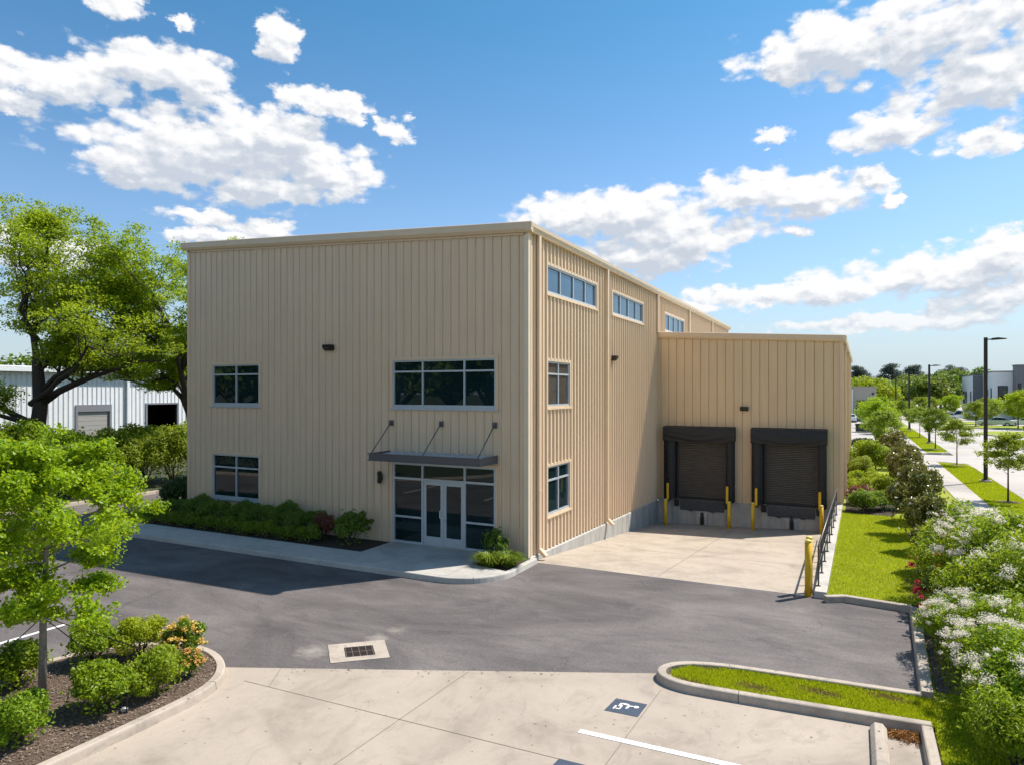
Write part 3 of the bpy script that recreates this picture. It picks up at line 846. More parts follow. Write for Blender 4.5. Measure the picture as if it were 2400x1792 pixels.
# kerbs
def resample(path, step):
    out = [Vector((*path[0], 0))]
    for p in path[1:]:
        q = Vector((*p, 0)); a = out[-1]; L = (q - a).length
        n = max(1, int(L / step))
        for k in range(1, n + 1): out.append(a.lerp(q, k / n))
    return out
def kerb(name, path, w=.16, h=.15, label=None, z0=-.02, piece=3.0, mat=None):
    """path runs with the kept ground on its left"""
    P = resample(path, .35); n = len(P)
    nr = []
    for i in range(n):
        t = (P[min(i + 1, n - 1)] - P[max(i - 1, 0)]).normalized(); nr.append(Vector((-t.y, t.x, 0)))
    prof = [(-.012, z0), (.006, h - .035), (.014, h - .012), (.032, h), (w - .012, h), (w, h - .012), (w, z0)]
    mb = MB(); acc = 0.; start = 0
    def emit(ids, pts):
        vs = []; k = len(prof)
        for p, nn in pts:
            for d, z in prof: q = p + nn * d; vs.append((q.x, q.y, z))
        fs = []
        for i in range(len(pts) - 1):
            for j in range(k - 1):
                fs.append((i * k + j, (i + 1) * k + j, (i + 1) * k + j + 1, i * k + j + 1))
        fs.append(tuple(range(k))); fs.append(tuple((len(pts) - 1) * k + j for j in range(k))[::-1])
        mb.add(vs, fs)
    cur = [(P[0], nr[0])]
    for i in range(1, n):
        L = (P[i] - P[i - 1]).length; acc += L
        if acc > piece and i < n - 1:
            t = (P[i] - P[i - 1]).normalized()
            cur.append((P[i] - t * .006, nr[i])); emit(None, cur); cur = [(P[i] + t * .006, nr[i])]; acc = 0
        else: cur.append((P[i], nr[i]))
    emit(None, cur)
    o = mb.build(name, mat or M['kerb'])
    o['kind'] = 'structure'
    return o
def chaikin(p, k=2):
    for _ in range(k):
        q = [p[0]]
        for a, b in zip(p[:-1], p[1:]):
            q += [(a[0] * .75 + b[0] * .25, a[1] * .75 + b[1] * .25), (a[0] * .25 + b[0] * .75, a[1] * .25 + b[1] * .75)]
        p = q + [p[-1]]
    return p
def arc(cx, cy, r, a0, a1, n=10):
    return [(cx + r * math.cos(math.radians(a0 + (a1 - a0) * k / n)), cy + r * math.sin(math.radians(a0 + (a1 - a0) * k / n))) for k in range(n + 1)]

kerb('kerb', [(-16.2, -3.03), (-1.25, -3.06)] + arc(-1.25, -1.5, 1.56, -88, -4, 12) + [(.31, .02)], h=.155, mat=M['walk'])
# sidewalk slabs in front of the building
sw = MB()
x = -16.2
while x < -5.2:
    e = min(x + 3.05, -5.0); sw.box(x + .006, e - .006, -2.86, -1.66, -.01, .146); x = e
for a, b in ((-5.0, -3.02), (-3.02, -1.12)):
    sw.box(a + .006, b - .006, -1.655, -.02, -.01, .146); sw.box(a + .006, b - .006, -2.87, -1.665, -.01, .146)
sw.prism([(-1.114, -2.87), (-.9, -2.86)] + arc(-1.25, -1.5, 1.395, -74, -8, 8) + [(-1.114, -1.42)], -.01, .146)
sw.prism([(-17.6, -2.2), (-16.21, -3.0), (-16.21, -1.66), (-17.2, -1.2)], -.01, lambda x, y: .146 if x > -16.5 else .02)
struct('sidewalk', sw, M['walk'])
struct('planting_bed', MB().prism([(-15.9, -1.655), (-5.005, -1.655), (-5.005, -.05), (-15.9, -.05)], -.01, .125), M['dmulch'])
struct('planting_bed', MB().prism([(-1.11, -1.41), (.13, -1.6), (.14, -.05), (-1.11, -.05)], -.01, .13), M['dmulch'])
# parking island with the young tree
IO = [(-.85, -20), (-.85, -11.6), (-.9, -10.75), (-1.12, -10.2), (-1.5, -9.78), (-2.0, -9.48), (-2.55, -9.33), (-3.1, -9.36), (-3.7, -9.6), (-4.2, -10.02), (-4.55, -10.6), (-4.75, -11.3), (-4.85, -12.4), (-4.85, -20)]
kerb('kerb', chaikin(IO), h=.15)
inn = [(-1.0, -20), (-1.0, -11.6), (-1.06, -10.8), (-1.27, -10.3), (-1.6, -9.92), (-2.06, -9.63), (-2.55, -9.49), (-3.05, -9.52), (-3.62, -9.74), (-4.08, -10.13), (-4.4, -10.65), (-4.6, -11.3), (-4.69, -12.4), (-4.69, -20)]
struct('mulch_bed', flat(MB(), chaikin(inn), .125), M['mulch'])
# lawn beside the ramp, right-hand beds and the grass finger
lw = MB()
lw.prism([(8.22, .16), (9.98, .0), (9.98, -5.4), (9.9, -6.3), (9.9, -40), (13.1, -40), (13.1, 38.8), (8.4, 38.8), (8.36, 13.2)], -.01, .085)
struct('lawn', lw, M['grass'])
struct('grass_island', MB().prism([(9.89, -5.6), (7.2, -5.73), (6.15, -5.95), (5.88, -6.3), (5.95, -6.62), (6.4, -6.76), (9.89, -6.62)], -.01, .09), M['grass'])
kerb('kerb', [(9.70, -6.74), (9.70, -7.2), (9.68, -30)], h=.15)
kerb('kerb', chaikin([(9.86, -6.70), (6.5, -6.93), (5.95, -6.86), (5.64, -6.62), (5.60, -6.25), (5.88, -5.88), (6.5, -5.65), (7.2, -5.57), (9.80, -5.40)])[::-1], h=.15)
kerb('kerb', [(9.98, -.16), (9.80, -5.40)], h=.16, w=.19)
kerb('kerb', [(8.22, -.34), (8.62, -.10), (9.97, -.30), (10.16, -.32)], h=.16)
# the street to the right
rd = MB()
rd.quad((16.05, -60, 0), (22.8, -60, 0), (22.8, 400, 0), (16.05, 400, 0))
rd.quad((22.8, 71, 0), (90, 71, 0), (90, 300, 0), (22.8, 300, 0))
struct('road', rd, M['road'])
yd = MB(); yd.quad((-14, 48.8, .001), (10.9, 48.8, .001), (10.9, 170, .001), (-14, 170, .001))
yd.quad((-14, 39.6, .001), (16.05, 39.6, .001), (16.05, 46.6, .001), (-14, 46.6, .001))
struct('yard_pavement', yd, M['road'])
sw = MB(); y = -40.
for y0, y1 in ((-40, 39.6), (46.6, 200)):
    y = y0
    while y < y1 - .1:
        e = min(y + 3.0, y1); sw.prism([(13.12, y + .006), (14.2, y + .006), (14.2, e - .006), (13.12, e - .006)], -.01, .10); y = e
struct('street_sidewalk', sw, M['road'])
st = MB()
st.prism([(14.21, -40), (15.95, -40), (15.95, 35.5), (15.7, 37.6), (15.2, 38.6), (14.21, 39.1)], -.01, .09)
st.prism([(14.21, 47.2), (15.2, 47.6), (15.75, 48.4), (15.95, 50), (15.95, 200), (14.21, 200)], -.01, .09)
st.prism([(8.6, 46.7), (11.6, 46.7), (11.6, 48.7), (8.6, 48.7)], -.01, .08)
st.prism([(10.95, 48.75), (13.1, 48.75), (13.1, 200), (10.95, 200)], -.01, .08)
struct('grass_verge', st, M['grass'])
kerb('kerb', [(16.1, -40), (16.1, 35.5), (15.84, 37.7), (15.28, 38.75), (14.2, 39.28)], h=.12, mat=M['road'])
kerb('kerb', [(14.2, 47.05), (15.28, 47.45), (15.88, 48.3), (16.1, 50), (16.1, 200)], h=.12, mat=M['road'])
mi = MB()
def oval(cx, cy, a, b, n=20): return [(cx + a * math.copysign(abs(math.cos(t)) ** .7, math.cos(t)), cy + b * math.copysign(abs(math.sin(t)) ** .7, math.sin(t))) for t in [2 * PI * k / n for k in range(n)]]
mi.prism(oval(29.5, 81, 6.8, 6.5), -.01, .12); mi.prism(oval(29.5, 99.5, 6.5, 5.0), -.01, .12); mi.prism(oval(26.2, 113, 3.0, 4.5), -.01, .12)
mi.prism([(23.4, -20), (60, -20), (60, 66), (26, 70), (24.2, 69), (23.5, 66)], -.01, .12)
struct('parking_island', mi, M['grass'])
for c in ((29.5, 81, 6.95, 6.65), (29.5, 99.5, 6.65, 5.15)):
    p = oval(*c); p.append(p[0]); kerb('kerb', p, h=.13, mat=M['road'])
# left driveway edge
kerb('kerb', [(-22.75, -6), (-22.75, 90)], h=.15)
struct('left_verge', MB().prism([(-60, -6), (-22.9, -6), (-22.9, 90), (-60, 90)], -.01, .10), M['soil'])
gl = MB(); gl.prism([(-18.4, .9), (-15.05, .9), (-15.05, -.06), (-15.95, -.06), (-15.95, -1.66), (-17.2, -1.2), (-18.3, -.2)], -.01, .09)
struct('grass_patch', gl, M['grass'])
# the far side of the lot (seen in the window reflections)
FK = [(-75, -8.6), (-40, -9.9), (-25, -11.4), (-17, -12.9), (-13, -14.6), (-11, -17.0), (-10.2, -20), (-10, -31)]
kerb('kerb', FK[::-1], h=.15)
struct('far_lawn', MB().prism([(x - .1, y - .16) for x, y in FK] + [(-10.2, -60), (-90, -60), (-90, -8.8)], -.01, .10), M['soil'])  # lawn in dark soil colour, to tone down its reflection in the glass
m = MB(); strip(m, (-11.7, -13.6), (-11.6, -9.8), .11, .006)
tag(m.build('painted_stripe', M['white']), 'white parking stripe on asphalt mirrored in the entrance glass', 'road marking')

# markings ------------------------------------------------------------------
m = MB(); strip(m, (5.08, -8.94), (9.0, -8.86), .115, .011)
tag(m.build('painted_stripe', M['white']), 'white painted parking stripe on pale concrete beside the wheel stop', 'road marking')
m = MB(); strip(m, (-6.86, -16), (-6.8, -9.55), .11, .006)
tag(m.build('painted_stripe', M['white']), 'white painted stripe on asphalt behind the young tree', 'road marking')
def symbol(dx, dy, label):
    e = empty('parking_symbol', (dx, dy, 0), 0, label, 'road marking', 'accessible parking symbols')
    flat(MB(), [(5.20, -8.13), (5.75, -8.11), (5.77, -7.62), (5.24, -7.63)], .010).build('panel', M['slate'], e)
    w = MB()
    for P in ([(5.300, -8.000), (5.310, -7.890), (5.340, -7.890), (5.330, -8.010), (5.310, -8.020)],
              [(5.340, -7.970), (5.400, -7.970), (5.400, -7.890), (5.420, -7.890), (5.420, -7.990), (5.350, -8.000)],
              [(5.360, -7.900), (5.360, -7.780), (5.420, -7.750), (5.510, -7.760), (5.510, -7.800), (5.460, -7.810), (5.410, -7.800), (5.390, -7.820), (5.390, -7.850), (5.420, -7.840), (5.430, -7.880), (5.360, -7.900)],
              [(5.490, -7.880), (5.500, -7.800), (5.600, -7.790), (5.620, -7.760), (5.670, -7.770), (5.680, -7.800), (5.670, -7.830), (5.620, -7.850), (5.600, -7.810), (5.530, -7.830), (5.530, -7.900), (5.490, -7.940)]):
        flat(w, P, .0145)
    w.build('wheelchair_mark', M['white'], e)
symbol(0, 0, 'slate blue square with white wheelchair symbol on concrete, beside the grass finger')
symbol(-.13, -2.17, 'slate blue painted square with wheelchair symbol cut by the bottom edge')
# storm drain
E = empty('storm_drain', (.01, -7.9, 0), 0, 'square pale concrete drain collar with dark iron grate set in asphalt', 'drain')
cols = [(-.75 - .01, -7.93 + 7.9), (.1 - .01, -7.18 + 7.9), (.77 - .01, -7.89 + 7.9), (-.06 - .01, -8.63 + 7.9)]
gr = [(-.37, 0.0), (.06, .37), (.43, -.01), (0.0, -.38)]
cm = MB()
for i in range(4):
    j = (i + 1) % 4
    cm.prism([cols[i], gr[i], gr[j], cols[j]], -.01, .012)
cm.build('collar', M['kerb'], E)
gm = MB(); gv = [Vector((*p, 0)) for p in gr]
flat(gm, gr[::-1], -.012)
def gbar(a0, a1, b0, b1, z0=-.01, z1=.010):
    f = lambda u, v: tuple((gv[0].lerp(gv[1], u).lerp(gv[3].lerp(gv[2], u), v))[:2])
    gm.prism([f(a0, b0), f(a1, b0), f(a1, b1), f(a0, b1)], z0, z1)
for k in range(13): gbar(.0, 1., .02 + k * .077, .02 + k * .077 + .036)
GR = gm.build('grate', M['iron'], E); gm = MB()
for k in (.03, .245, .485, .725, .945): gbar(k, k + .022, .0, 1., z1=.0135)
gbar(.052, .945, .48, .52, z1=.012)
gm.build('cross_bar', plain('worn_iron', (.17, .145, .13), .6, .3, var=.2, scale=25), GR)

# wheel stop
E = empty('wheel_stop', (9.14, -7.75, .005), 0, 'pale precast concrete wheel stop in the right parking bay', 'wheel stop')
ws = MB(); prof = [(-.12, 0), (-.11, .06), (-.055, .125), (.055, .125), (.11, .06), (.12, 0)]
ws.extrude(prof, 'y', -.85, .85); ws.build('block', M['kerb'], E, bevel=.012)
for y in (-.55, .0, .55): MB().lathe((0, y, .1255), [(.016, 0), (.014, .004)], 8).build('bolt', M['iron'], E)
# pine straw in the corner
n = 900; P = np.zeros((n, 3)); t = rng.uniform(0, 1, n)
P[:, 0] = 9.66 - np.abs(rng.normal(0, .2, n)); P[:, 1] = -6.78 - np.abs(rng.normal(0, .13, n)) - (9.66 - P[:, 0]) * .1; P[:, 2] = .012 + rng.uniform(0, .02, n)
o = obj('pine_straw', leaves('pine_straw', P, .10, M['straw'], up=3., aspect=.12)); tag(o, 'orange pine straw drifted into the kerb corner', 'pine straw', kind='stuff')

# retaining wall, railing and bollards ----------------------------------------
m = MB(); m.add([(7.93, .0, -1.6), (8.21, .0, -1.6), (8.38, AY - .07, -1.6), (8.1, AY - .07, -1.6), (7.93, .0, .17), (8.21, .0, .17), (8.38, AY - .07, .13), (8.1, AY - .07, .13)],
                  [(0, 3, 2, 1), (4, 5, 6, 7), (0, 1, 5, 4), (1, 2, 6, 5), (2, 3, 7, 6), (3, 0, 4, 7)])
tag(m.build('retaining_wall', M['walk'], bevel=.012), 'low pale concrete retaining wall along the right of the dock ramp', 'retaining wall')
E = empty('railing', (0, 0, 0), 0, 'dark metal guard railing bolted along the retaining wall', 'railing')
rx = lambda y: 7.99 + .0165 * y
py = [.54 + 1.43 * k for k in range(9)]
for y in py: MB().box(rx(y) - .02, rx(y) + .02, y - .025, y + .025, .15, 1.16).box(rx(y) - .05, rx(y) + .05, y - .05, y + .05, .165, .18).build('post', M['rail'], E)
def rl(z, r): MB().tube([(rx(py[0]) , py[0] - .03, z), (rx(12.5), 12.5, z)], r, 10).build('rail', M['rail'], E, smooth=True)
rl(1.18, .028); rl(.70, .02)
def bollard(x, y, z0, h, label, r=.08):
    e = empty('bollard', (x, y, z0), 0, label, 'bollard', 'yellow bollards')
    MB().lathe((0, 0, 0), [(r, -.05), (r, h - .06)], 18).build('post', M['yellow'], e, smooth=True)
    MB().lathe((0, 0, 0), [(r * 1.01, h - .06), (r * 1.01, h - .025), (r * .8, h), (r * .3, h + .012)], 18).build('cap', M['yellowcap'], e, smooth=True)
bollard(7.78, .07, 0, 1.42, 'tall yellow bollard at the front end of the retaining wall')
bollard(7.785, .48, rampz(7.8, .4), 1.45, 'yellow bollard half hidden right behind the front one at the wall end')
for x, l in ((.74, 'yellow bollard in the ramp corner, left of the left dock door'), (3.68, 'yellow bollard on the ramp just right of the left dock door'),
             (4.72, 'yellow bollard on the ramp just left of the right dock door'), (7.56, 'yellow bollard right of the right dock door, beside the railing')):
    bollard(x, 13.95, rampz(x, 13.95), 1.25, l)
for x, l in ((.70, 'slim yellow guard post at left edge of the left dock shelter'), (3.50, 'slim yellow guard post at right edge of the left dock shelter'),
             (4.79, 'slim yellow guard post at left edge of the right dock shelter'), (7.47, 'slim yellow guard post at right edge of the right dock shelter')):
    e = empty('guard_post', (x, AY - .66, 0), 0, l, 'guard post', 'yellow guard posts')
    MB().box(-.055, .055, -.04, .04, -.1, .70).build('post', M['yellow'], e, bevel=.012)
    MB().box(-.05, .05, -.03, .598, -.17, -.102).build('bracket', M['iron'], e)

# ------------------------------------------------------------------ lamp posts
def lamp(x, y, h, label):
    e = empty('street_lamp', (x, y, .09), 0, label, 'street lamp', 'street lamps along the verge')
    MB().lathe((0, 0, 0), [(.3, 0), (.3, .1), (.27, .12)], 18).build('footing', M['kerb'], e)
    MB().lathe((0, 0, .12), [(.2, 0), (.2, .04), (.11, .06), (.105, .3), (.095, h - .4)], 14).build('pole', M['bronze'], e, smooth=False)
    MB().box(.06, .3, -.035, .035, h - .42, h - .36).build('arm', M['bronze'], e)
    MB().extrude([(.28, h - .44), (.95, h - .40), (.98, h - .36), (.55, h - .30), (.28, h - .33)], 'y', -.16, .16).build('lamp_head', M['bronze'], e, bevel=.01)
lamp(15.43, 27.4, 8.35, 'tall dark street lamp nearest the camera on the grass verge')
lamp(15.43, 59.2, 7.95, 'dark street lamp second along the verge, behind a small round tree')
lamp(15.43, 86.0, 7.75, 'dark street lamp third along the verge, among the thin trees')
lamp(15.43, 118., 7.75, 'thin distant street lamp fourth along the verge')
lamp(12.2, 150., 7.75, 'thinnest farthest street lamp in front of the woods')

# ------------------------------------------------------------------ far buildings
E = empty('beige_building', (0, 0, 0), 0, 'low beige flat roofed building far behind the dock wing', 'building')
MB().box(-20, 12.4, 116, 140, 0, 5.9).build('wall', M['stucco'], E)
MB().box(-20.1, 12.5, 115.9, 140.1, 5.9, 6.05).build('parapet', M['stucco'], E)
MB().box(9.3, 11.9, 115.8, 115.99, 2.0, 3.6).build('loading_opening', M['dark'], E)  # slab on the wall, no hole: the opening's shade is only its colour
MB().box(9.4, 12.2, 114.6, 115.98, 0, 1.95).build('loading_wall', M['gwall'], E)
MB().box(8.55, 8.75, 115.7, 115.95, .3, 5.6).build('downspout', M['wpanel'], E)
MB().box(11.7, 12.0, 115.8, 115.99, 4.6, 4.9).build('wall_light', M['bronze'], E)
E = empty('dumpster', (10.1, 79, 0), 0, 'low dark green open dumpster on the pale yard', 'dumpster')
m = MB(); 
for a, b, c, d in ((-1.0, 1.0, -.75, -.7), (-1.0, 1.0, .7, .75), (-1.05, -1., -.75, .75), (1., 1.05, -.75, .75)): m.box(a, b, c, d, .1, 1.0)
m.box(-1.0, 1.0, -.7, .7, .1, .15); m.build('bin', M['dgreen'], E)
m = MB(); m.box(-1.1, 1.1, -.8, -.76, .92, 1.05).box(-1.1, 1.1, .76, .8, .92, 1.05); 
for x in (-.8, -.3, .3, .8): m.box(x - .04, x + .04, -.79, -.752, .1, .92)
m.build('rim', M['bronze'], E)

def officeblock(label, x0, x1, y0, y1, h, mat, wins, name='office_building'):
    E = empty(name, (0, 0, 0), 0, label, 'building')
    MB().box(x0, x1, y0, y1, 0, h).build('wall', M[mat], E)
    MB().box(x0 - .12, x1 + .12, y0 - .12, y1 + .12, h, h + .18).build('roof', M['gpanel'], E)
    for side, a, b, c, d in wins:
        w = MB()
        if side == 'f': w.box(a, b, y0 - .07, y0 - .002, c, d)
        else: w.box(x0 - .07, x0 - .002, a, b, c, d)
        f = w.build('window', M['bronze'], E)
        p = MB()
        if side == 'f': p.box(a + .12, b - .12, y0 - .09, y0 - .072, c + .12, d - .12)
        else: p.box(x0 - .09, x0 - .072, a + .12, b - .12, c + .12, d - .12)
        p.build('pane', M['glass'], f)
    return E
e = officeblock('white and grey two storey office block, nearest the woods', 30.1, 38, 143.8, 159, 8.3, 'wpanel',
            [('l', 156, 157, 2.6, 5.2), ('l', 154, 155, 2.6, 5.2), ('l', 152, 153, 2.6, 5.2), ('l', 146, 147, 2.6, 5.2)])
MB().box(30.05, 38, 143.6, 143.79, 0, 8.25).build('grey_panel', M['gpanel'], e)
officeblock('white office building with one wide dark upper window', 31.7, 48, 132.6, 143.5, 8.7, 'wpanel',
            [('l', 140, 141, 3.4, 5.6), ('l', 137.6, 138.6, 3.4, 5.6), ('l', 134, 134.8, 3.2, 5.8), ('f', 32.4, 33.9, 3.4, 6.2)])
officeblock('charcoal grey office building at the right edge of the photo', 34.6, 60, 129.5, 132.4, 9.7, 'gpanel',
            [('f', 34.9, 35.3, 2.6, 6.6), ('f', 35.9, 36.3, 2.6, 6.6), ('f', 36.9, 39.5, 2.6, 6.6)])
# white metal shed at the left
E = empty('metal_shed', (0, 0, 0), 0, 'long white ribbed metal shed behind the oak trees', 'shed')
shm = lambda s, d, z: (-41 + d, s, z)
siding(shm, -20, 60, lambda s: .05, lambda s: 6.68, [(11.1, 13.65, .05, 4.2), (16.55, 19.3, .05, 4.15)], pitch=.34, off=.05, rw=.06, tw=.02, h=.04, groove=1).build('wall', M['wmetal'], E)
m = MB(); m.add([(-40.6, -20.3, 6.78), (-40.6, 60.3, 6.78), (-55, 60.3, 7.35), (-55, -20.3, 7.35)], [(0, 1, 2, 3)])
m.build('roof', M['wmetal'], E)
MB().box(-40.94, -40.55, -20.3, 60.3, 6.48, 6.76).build('gutter', M['wmetal'], E)
MB().box(-55, -54.9, -20, 60, 0, 7.2).box(-54.9, -41, -20.1, -20, 0, 6.6).box(-54.9, -41, 60, 60.1, 0, 6.6).build('wall', M['wmetal'], E)
d = MB()
for k in range(11): d.box(-41.08, -41.04, 11.2, 13.55, .05 + k * .33, .05 + k * .33 + .315)
dd = d.build('rollup_door', M['gdoor'], E)
MB().box(-41.1, -40.92, 11.05, 13.7, 3.7, 4.2).box(-41.1, -40.92, 11.05, 11.2, .05, 3.7).box(-41.1, -40.92, 13.55, 13.7, .05, 3.7).build('frame', M['gwall'], dd)
d = MB(); d.box(-41.1, -40.92, 16.45, 16.6, .05, 4.25).box(-41.1, -40.92, 19.25, 19.4, .05, 4.25).box(-41.1, -40.92, 16.6, 19.25, 4.13, 4.25)
op = d.build('open_doorway', M['gwall'], E)
MB().box(-46, -45.9, 15, 21, .05, 5).box(-45.9, -41.2, 15, 15.1, .05, 5).box(-45.9, -41.2, 20.9, 21, .05, 5).box(-45.9, -41.2, 15.1, 20.9, 5, 5.1).build('interior', M['dark'], op)
MB().box(-40.93, -40.8, 14.85, 15.05, .2, 6.47).build('downspout', M['wmetal'], E)

# ------------------------------------------------------------------ vehicles
def car_meshes(kind, paint):
    L, W, H = {'sedan': (4.6, 1.8, 1.42), 'suv': (4.8, 1.9, 1.72), 'pickup': (5.6, 1.95, 1.85)}[kind]
    h = L / 2
    low = [(-h, .42), (-h + .02, .72), (-h * .97, .9), (h * .55, .95), (h * .92, .84), (h, .66), (h, .4), (h * .9, .3), (-h * .9, .3)]
    if kind == 'sedan': top = [(-h * .86, .9), (-h * .45, 1.36), (h * .02, 1.42), (h * .44, .95)]
    elif kind == 'suv': top = [(-h * .96, .9), (-h * .86, 1.62), (-h * .1, 1.72), (h * .22, 1.6), (h * .5, .95)]
    else: top = [(-h * .08, .98), (-h * .04, 1.72), (h * .22, 1.84), (h * .36, 1.72), (h * .56, .98)]
    if kind == 'pickup': low = [(-h, .5), (-h, 1.02), (-h * .08, 1.05), (h * .55, 1.05), (h * .95, .95), (h, .75), (h, .45), (h * .9, .38), (-h * .9, .38)]
    body = MB()
    def ex(prof, w0, w1=None):
        n = len(prof); w1 = w1 or w0
        zmax = max(p[1] for p in prof); zmin = min(p[1] for p in prof)
        wf = lambda z: w0 + (w1 - w0) * (z - zmin) / (zmax - zmin)
        vs = [(x, -wf(z), z) for x, z in prof] + [(x, wf(z), z) for x, z in prof]
        return vs, [tuple(range(n)), tuple(range(n, 2 * n))[::-1]] + [(i, n + i, n + (i + 1) % n, (i + 1) % n) for i in range(n)]
    body.add(*ex(low, W / 2)); body.add(*ex(top, W / 2 * .94, W / 2 * .74))
    gl = MB()
    cx = sum(p[0] for p in top) / len(top); zb = min(p[1] for p in top)
    inner = [(cx + (x - cx) * .84, zb + .06 + (z - zb) * .80) for x, z in top]
    for sgn in (-1, 1):
        wf = lambda z: (W / 2 * .94 + (W / 2 * .74 - W / 2 * .94) * (z - zb) / (H - zb)) + .006
        vs = [(x, sgn * wf(z), z) for x, z in inner]
        gl.add(vs, [tuple(range(len(vs)))])
    a, b = top[-2], top[-1]
    for (p, q) in ((top[-2], top[-1]), (top[1], top[0])):
        dx = .012 if p[0] > cx else -.012
        P = lambda t: (p[0] + (q[0] - p[0]) * t + dx, p[1] + (q[1] - p[1]) * t + .012)
        s0, s1 = P(.1), P(.88)
        gl.add([(s0[0], -W * .33, s0[1]), (s0[0], W * .33, s0[1]), (s1[0], W * .4, s1[1]), (s1[0], -W * .4, s1[1])], [(0, 1, 2, 3)])
    parts = [('body', body.mesh('body', M[paint])), ('window', gl.mesh('window', M['glass']))]
    r = .36 if kind != 'sedan' else .32
    for sx in (-.62, .62):
        for sy in (-1, 1):
            w = MB(); y0 = sy * (W / 2 - .2); y1 = sy * (W / 2 + .015)
            w.tube([(sx * h, y0, r), (sx * h, y1, r)], r, 16); parts.append(('wheel', w.mesh('wheel', M['tyre'])))
            w = MB(); w.tube([(sx * h, sy * (W / 2 + .016), r), (sx * h, sy * (W / 2 + .022), r)], r * .6, 12); parts.append(('rim', w.mesh('rim', M['scar'])))
    return parts
def car(kind, paint, loc, rz, label, cat):
    e = empty({'sedan': 'parked_car', 'suv': 'parked_suv', 'pickup': 'pickup_truck'}[kind], loc, rz, label, cat, 'vehicles in the far car park')
    last = None
    for n_, me in car_meshes(kind, paint):
        o = obj(n_, me, last if n_ == 'rim' else e)
        if n_ == 'wheel': last = o
car('pickup', 'wcar', (26.6, 129, 0), PI * .96, 'white pickup truck parked in the far car park, left of the office buildings', 'pickup truck')
car('sedan', 'wcar', (23.6, 127.5, 0), PI * .98, 'white car parked just left of the white pickup truck', 'car')
car('suv', 'dcar', (24.2, 140, 0), .1, 'dark suv parked behind the white pickup truck', 'suv')
car('suv', 'dcar', (21.6, 143, 0), .1, 'dark car under the small trees left of the dark suv', 'suv')
car('sedan', 'scar', (27.6, 104.5, 0), PI, 'silver blue car parked behind the tree at the right', 'car')
car('sedan', 'wcar', (31.4, 105.2, 0), PI, 'white car parked behind the yellow green bushes at the right edge', 'car')
car('suv', 'dcar', (35.4, 103.5, 0), PI, 'black suv at the right edge beside the white car', 'suv')
car('sedan', 'wcar', (8.4, 111, 0), PI / 2, 'white car parked in front of the beige building', 'car')

# ------------------------------------------------------------------ planting: young tree in the island
random.seed(21); rng = np.random.default_rng(21)
def young_tree():
    H = 4.1
    limbs = [([(0, 0, 0), (.01, 0, 1.3), (.04, .03, 2.5), (.10, .02, 3.4), (.14, 0, H * .97)], .068, .014)]
    for i in range(32):
        t = i / 31
        hz = 1.42 + (H - 1.72) * t ** .9
        a = i * 2.4 + random.uniform(-.35, .35)
        L = (1.62 - .85 * max(0, t - .5) / .5) * random.uniform(.62, 1.05) * (.70 + .75 * min(t, .4))
        rise = random.uniform(-.05, .22) + .45 * t
        c, s_ = math.cos(a), math.sin(a)
        limbs.append(([(0.03, 0, hz), (c * L * .4, s_ * L * .4, hz + L * rise * .5), (c * L * .8, s_ * L * .8, hz + L * rise * .8), (c * L, s_ * L, hz + L * rise * .8 - .03)], .02 * (1 - .5 * t), .005))
    mb = MB(); _b, tips0 = grow(limbs[:1], sub=5, sublen=.14, twig=3); mb.add(_b.v, _b.f)
    _b, tips = grow(limbs[1:], sub=6, sublen=.34, twig=4, up=.12, minr=.004); mb.add(_b.v, _b.f)
    tips = np.array([tuple(t) for t in tips0 + tips])
    tips = tips[(tips[:, 2] > 1.15)]
    P, o = ball_points(tips, rng.uniform(.10, .25, len(tips)), 46000, .6, .05)
    return [('trunk', mb.mesh('trunk', M['bark2'], True)), ('crown', leaves('crown', P, .064, M['L_young'], up=.9, aspect=.72, fold=.14))]
T = plant('young_tree', young_tree(), (-2.84, -12.23, .12), 'young bright green tree with slim trunk in the mulched parking island', 'tree', rz=.4)
for a, b in (((-4.12, -13.04, .0), 1.42), ((-2.35, -11.08, .1), 1.42), ((-2.18, -10.05, .1), 1.42)):
    g = MB(); g.tube([(a[0] + 2.84, a[1] + 12.23, .0), (0, 0, b)], .008, 5)
    o = g.build('guy_wire', M['bronze'], T); o.rotation_euler = (0, 0, -.4)

random.seed(5); rng = np.random.default_rng(5)
K = {}
K['shrubA'] = bush_parts(.62, .62, .98, 8000, .075, M['L_bright'], 30, aspect=.6)
K['shrubB'] = bush_parts(.68, .62, .92, 8000, .07, M['L_bright'], 28, aspect=.6)
K['shrubY'] = bush_parts(.60, .60, 1.0, 7000, .06, M['L_lime'], 26, aspect=.6)
K['yflow'] = bush_parts(.38, .38, .75, 2600, .06, M['L_shrub'], 14, flowers=('L_yel', 34, .055, .04, 26))
K['hedgeA'] = bush_parts(.85, .55, 1.0, 5200, .07, M['L_hedge'], 22)
K['hedgeB'] = bush_parts(.75, .50, .95, 5200, .065, M['L_hedge'], 20)
K['low'] = bush_parts(.52, .42, .56, 4200, .06, M['L_shrub'], 18)
K['redb'] = bush_parts(.42, .40, .85, 2600, .07, M['L_red'], 14)
K['dark'] = bush_parts(.95, .85, 1.55, 7000, .10, M['L_dark'], 22)
K['big'] = bush_parts(1.5, 1.5, 2.6, 10000, .13, M['L_bright'], 36, lump=.28)
K['bigd'] = bush_parts(1.5, 1.4, 2.4, 9000, .12, M['L_far'], 30, lump=.3)
K['lime'] = bush_parts(1.1, 1.1, .95, 7000, .08, M['L_lime'], 26)
K['greenb'] = bush_parts(.8, .8, 1.0, 7000, .08, M['L_shrub'], 22)
K['redw'] = bush_parts(.7, .6, .75, 4500, .07, M['L_red'], 18)
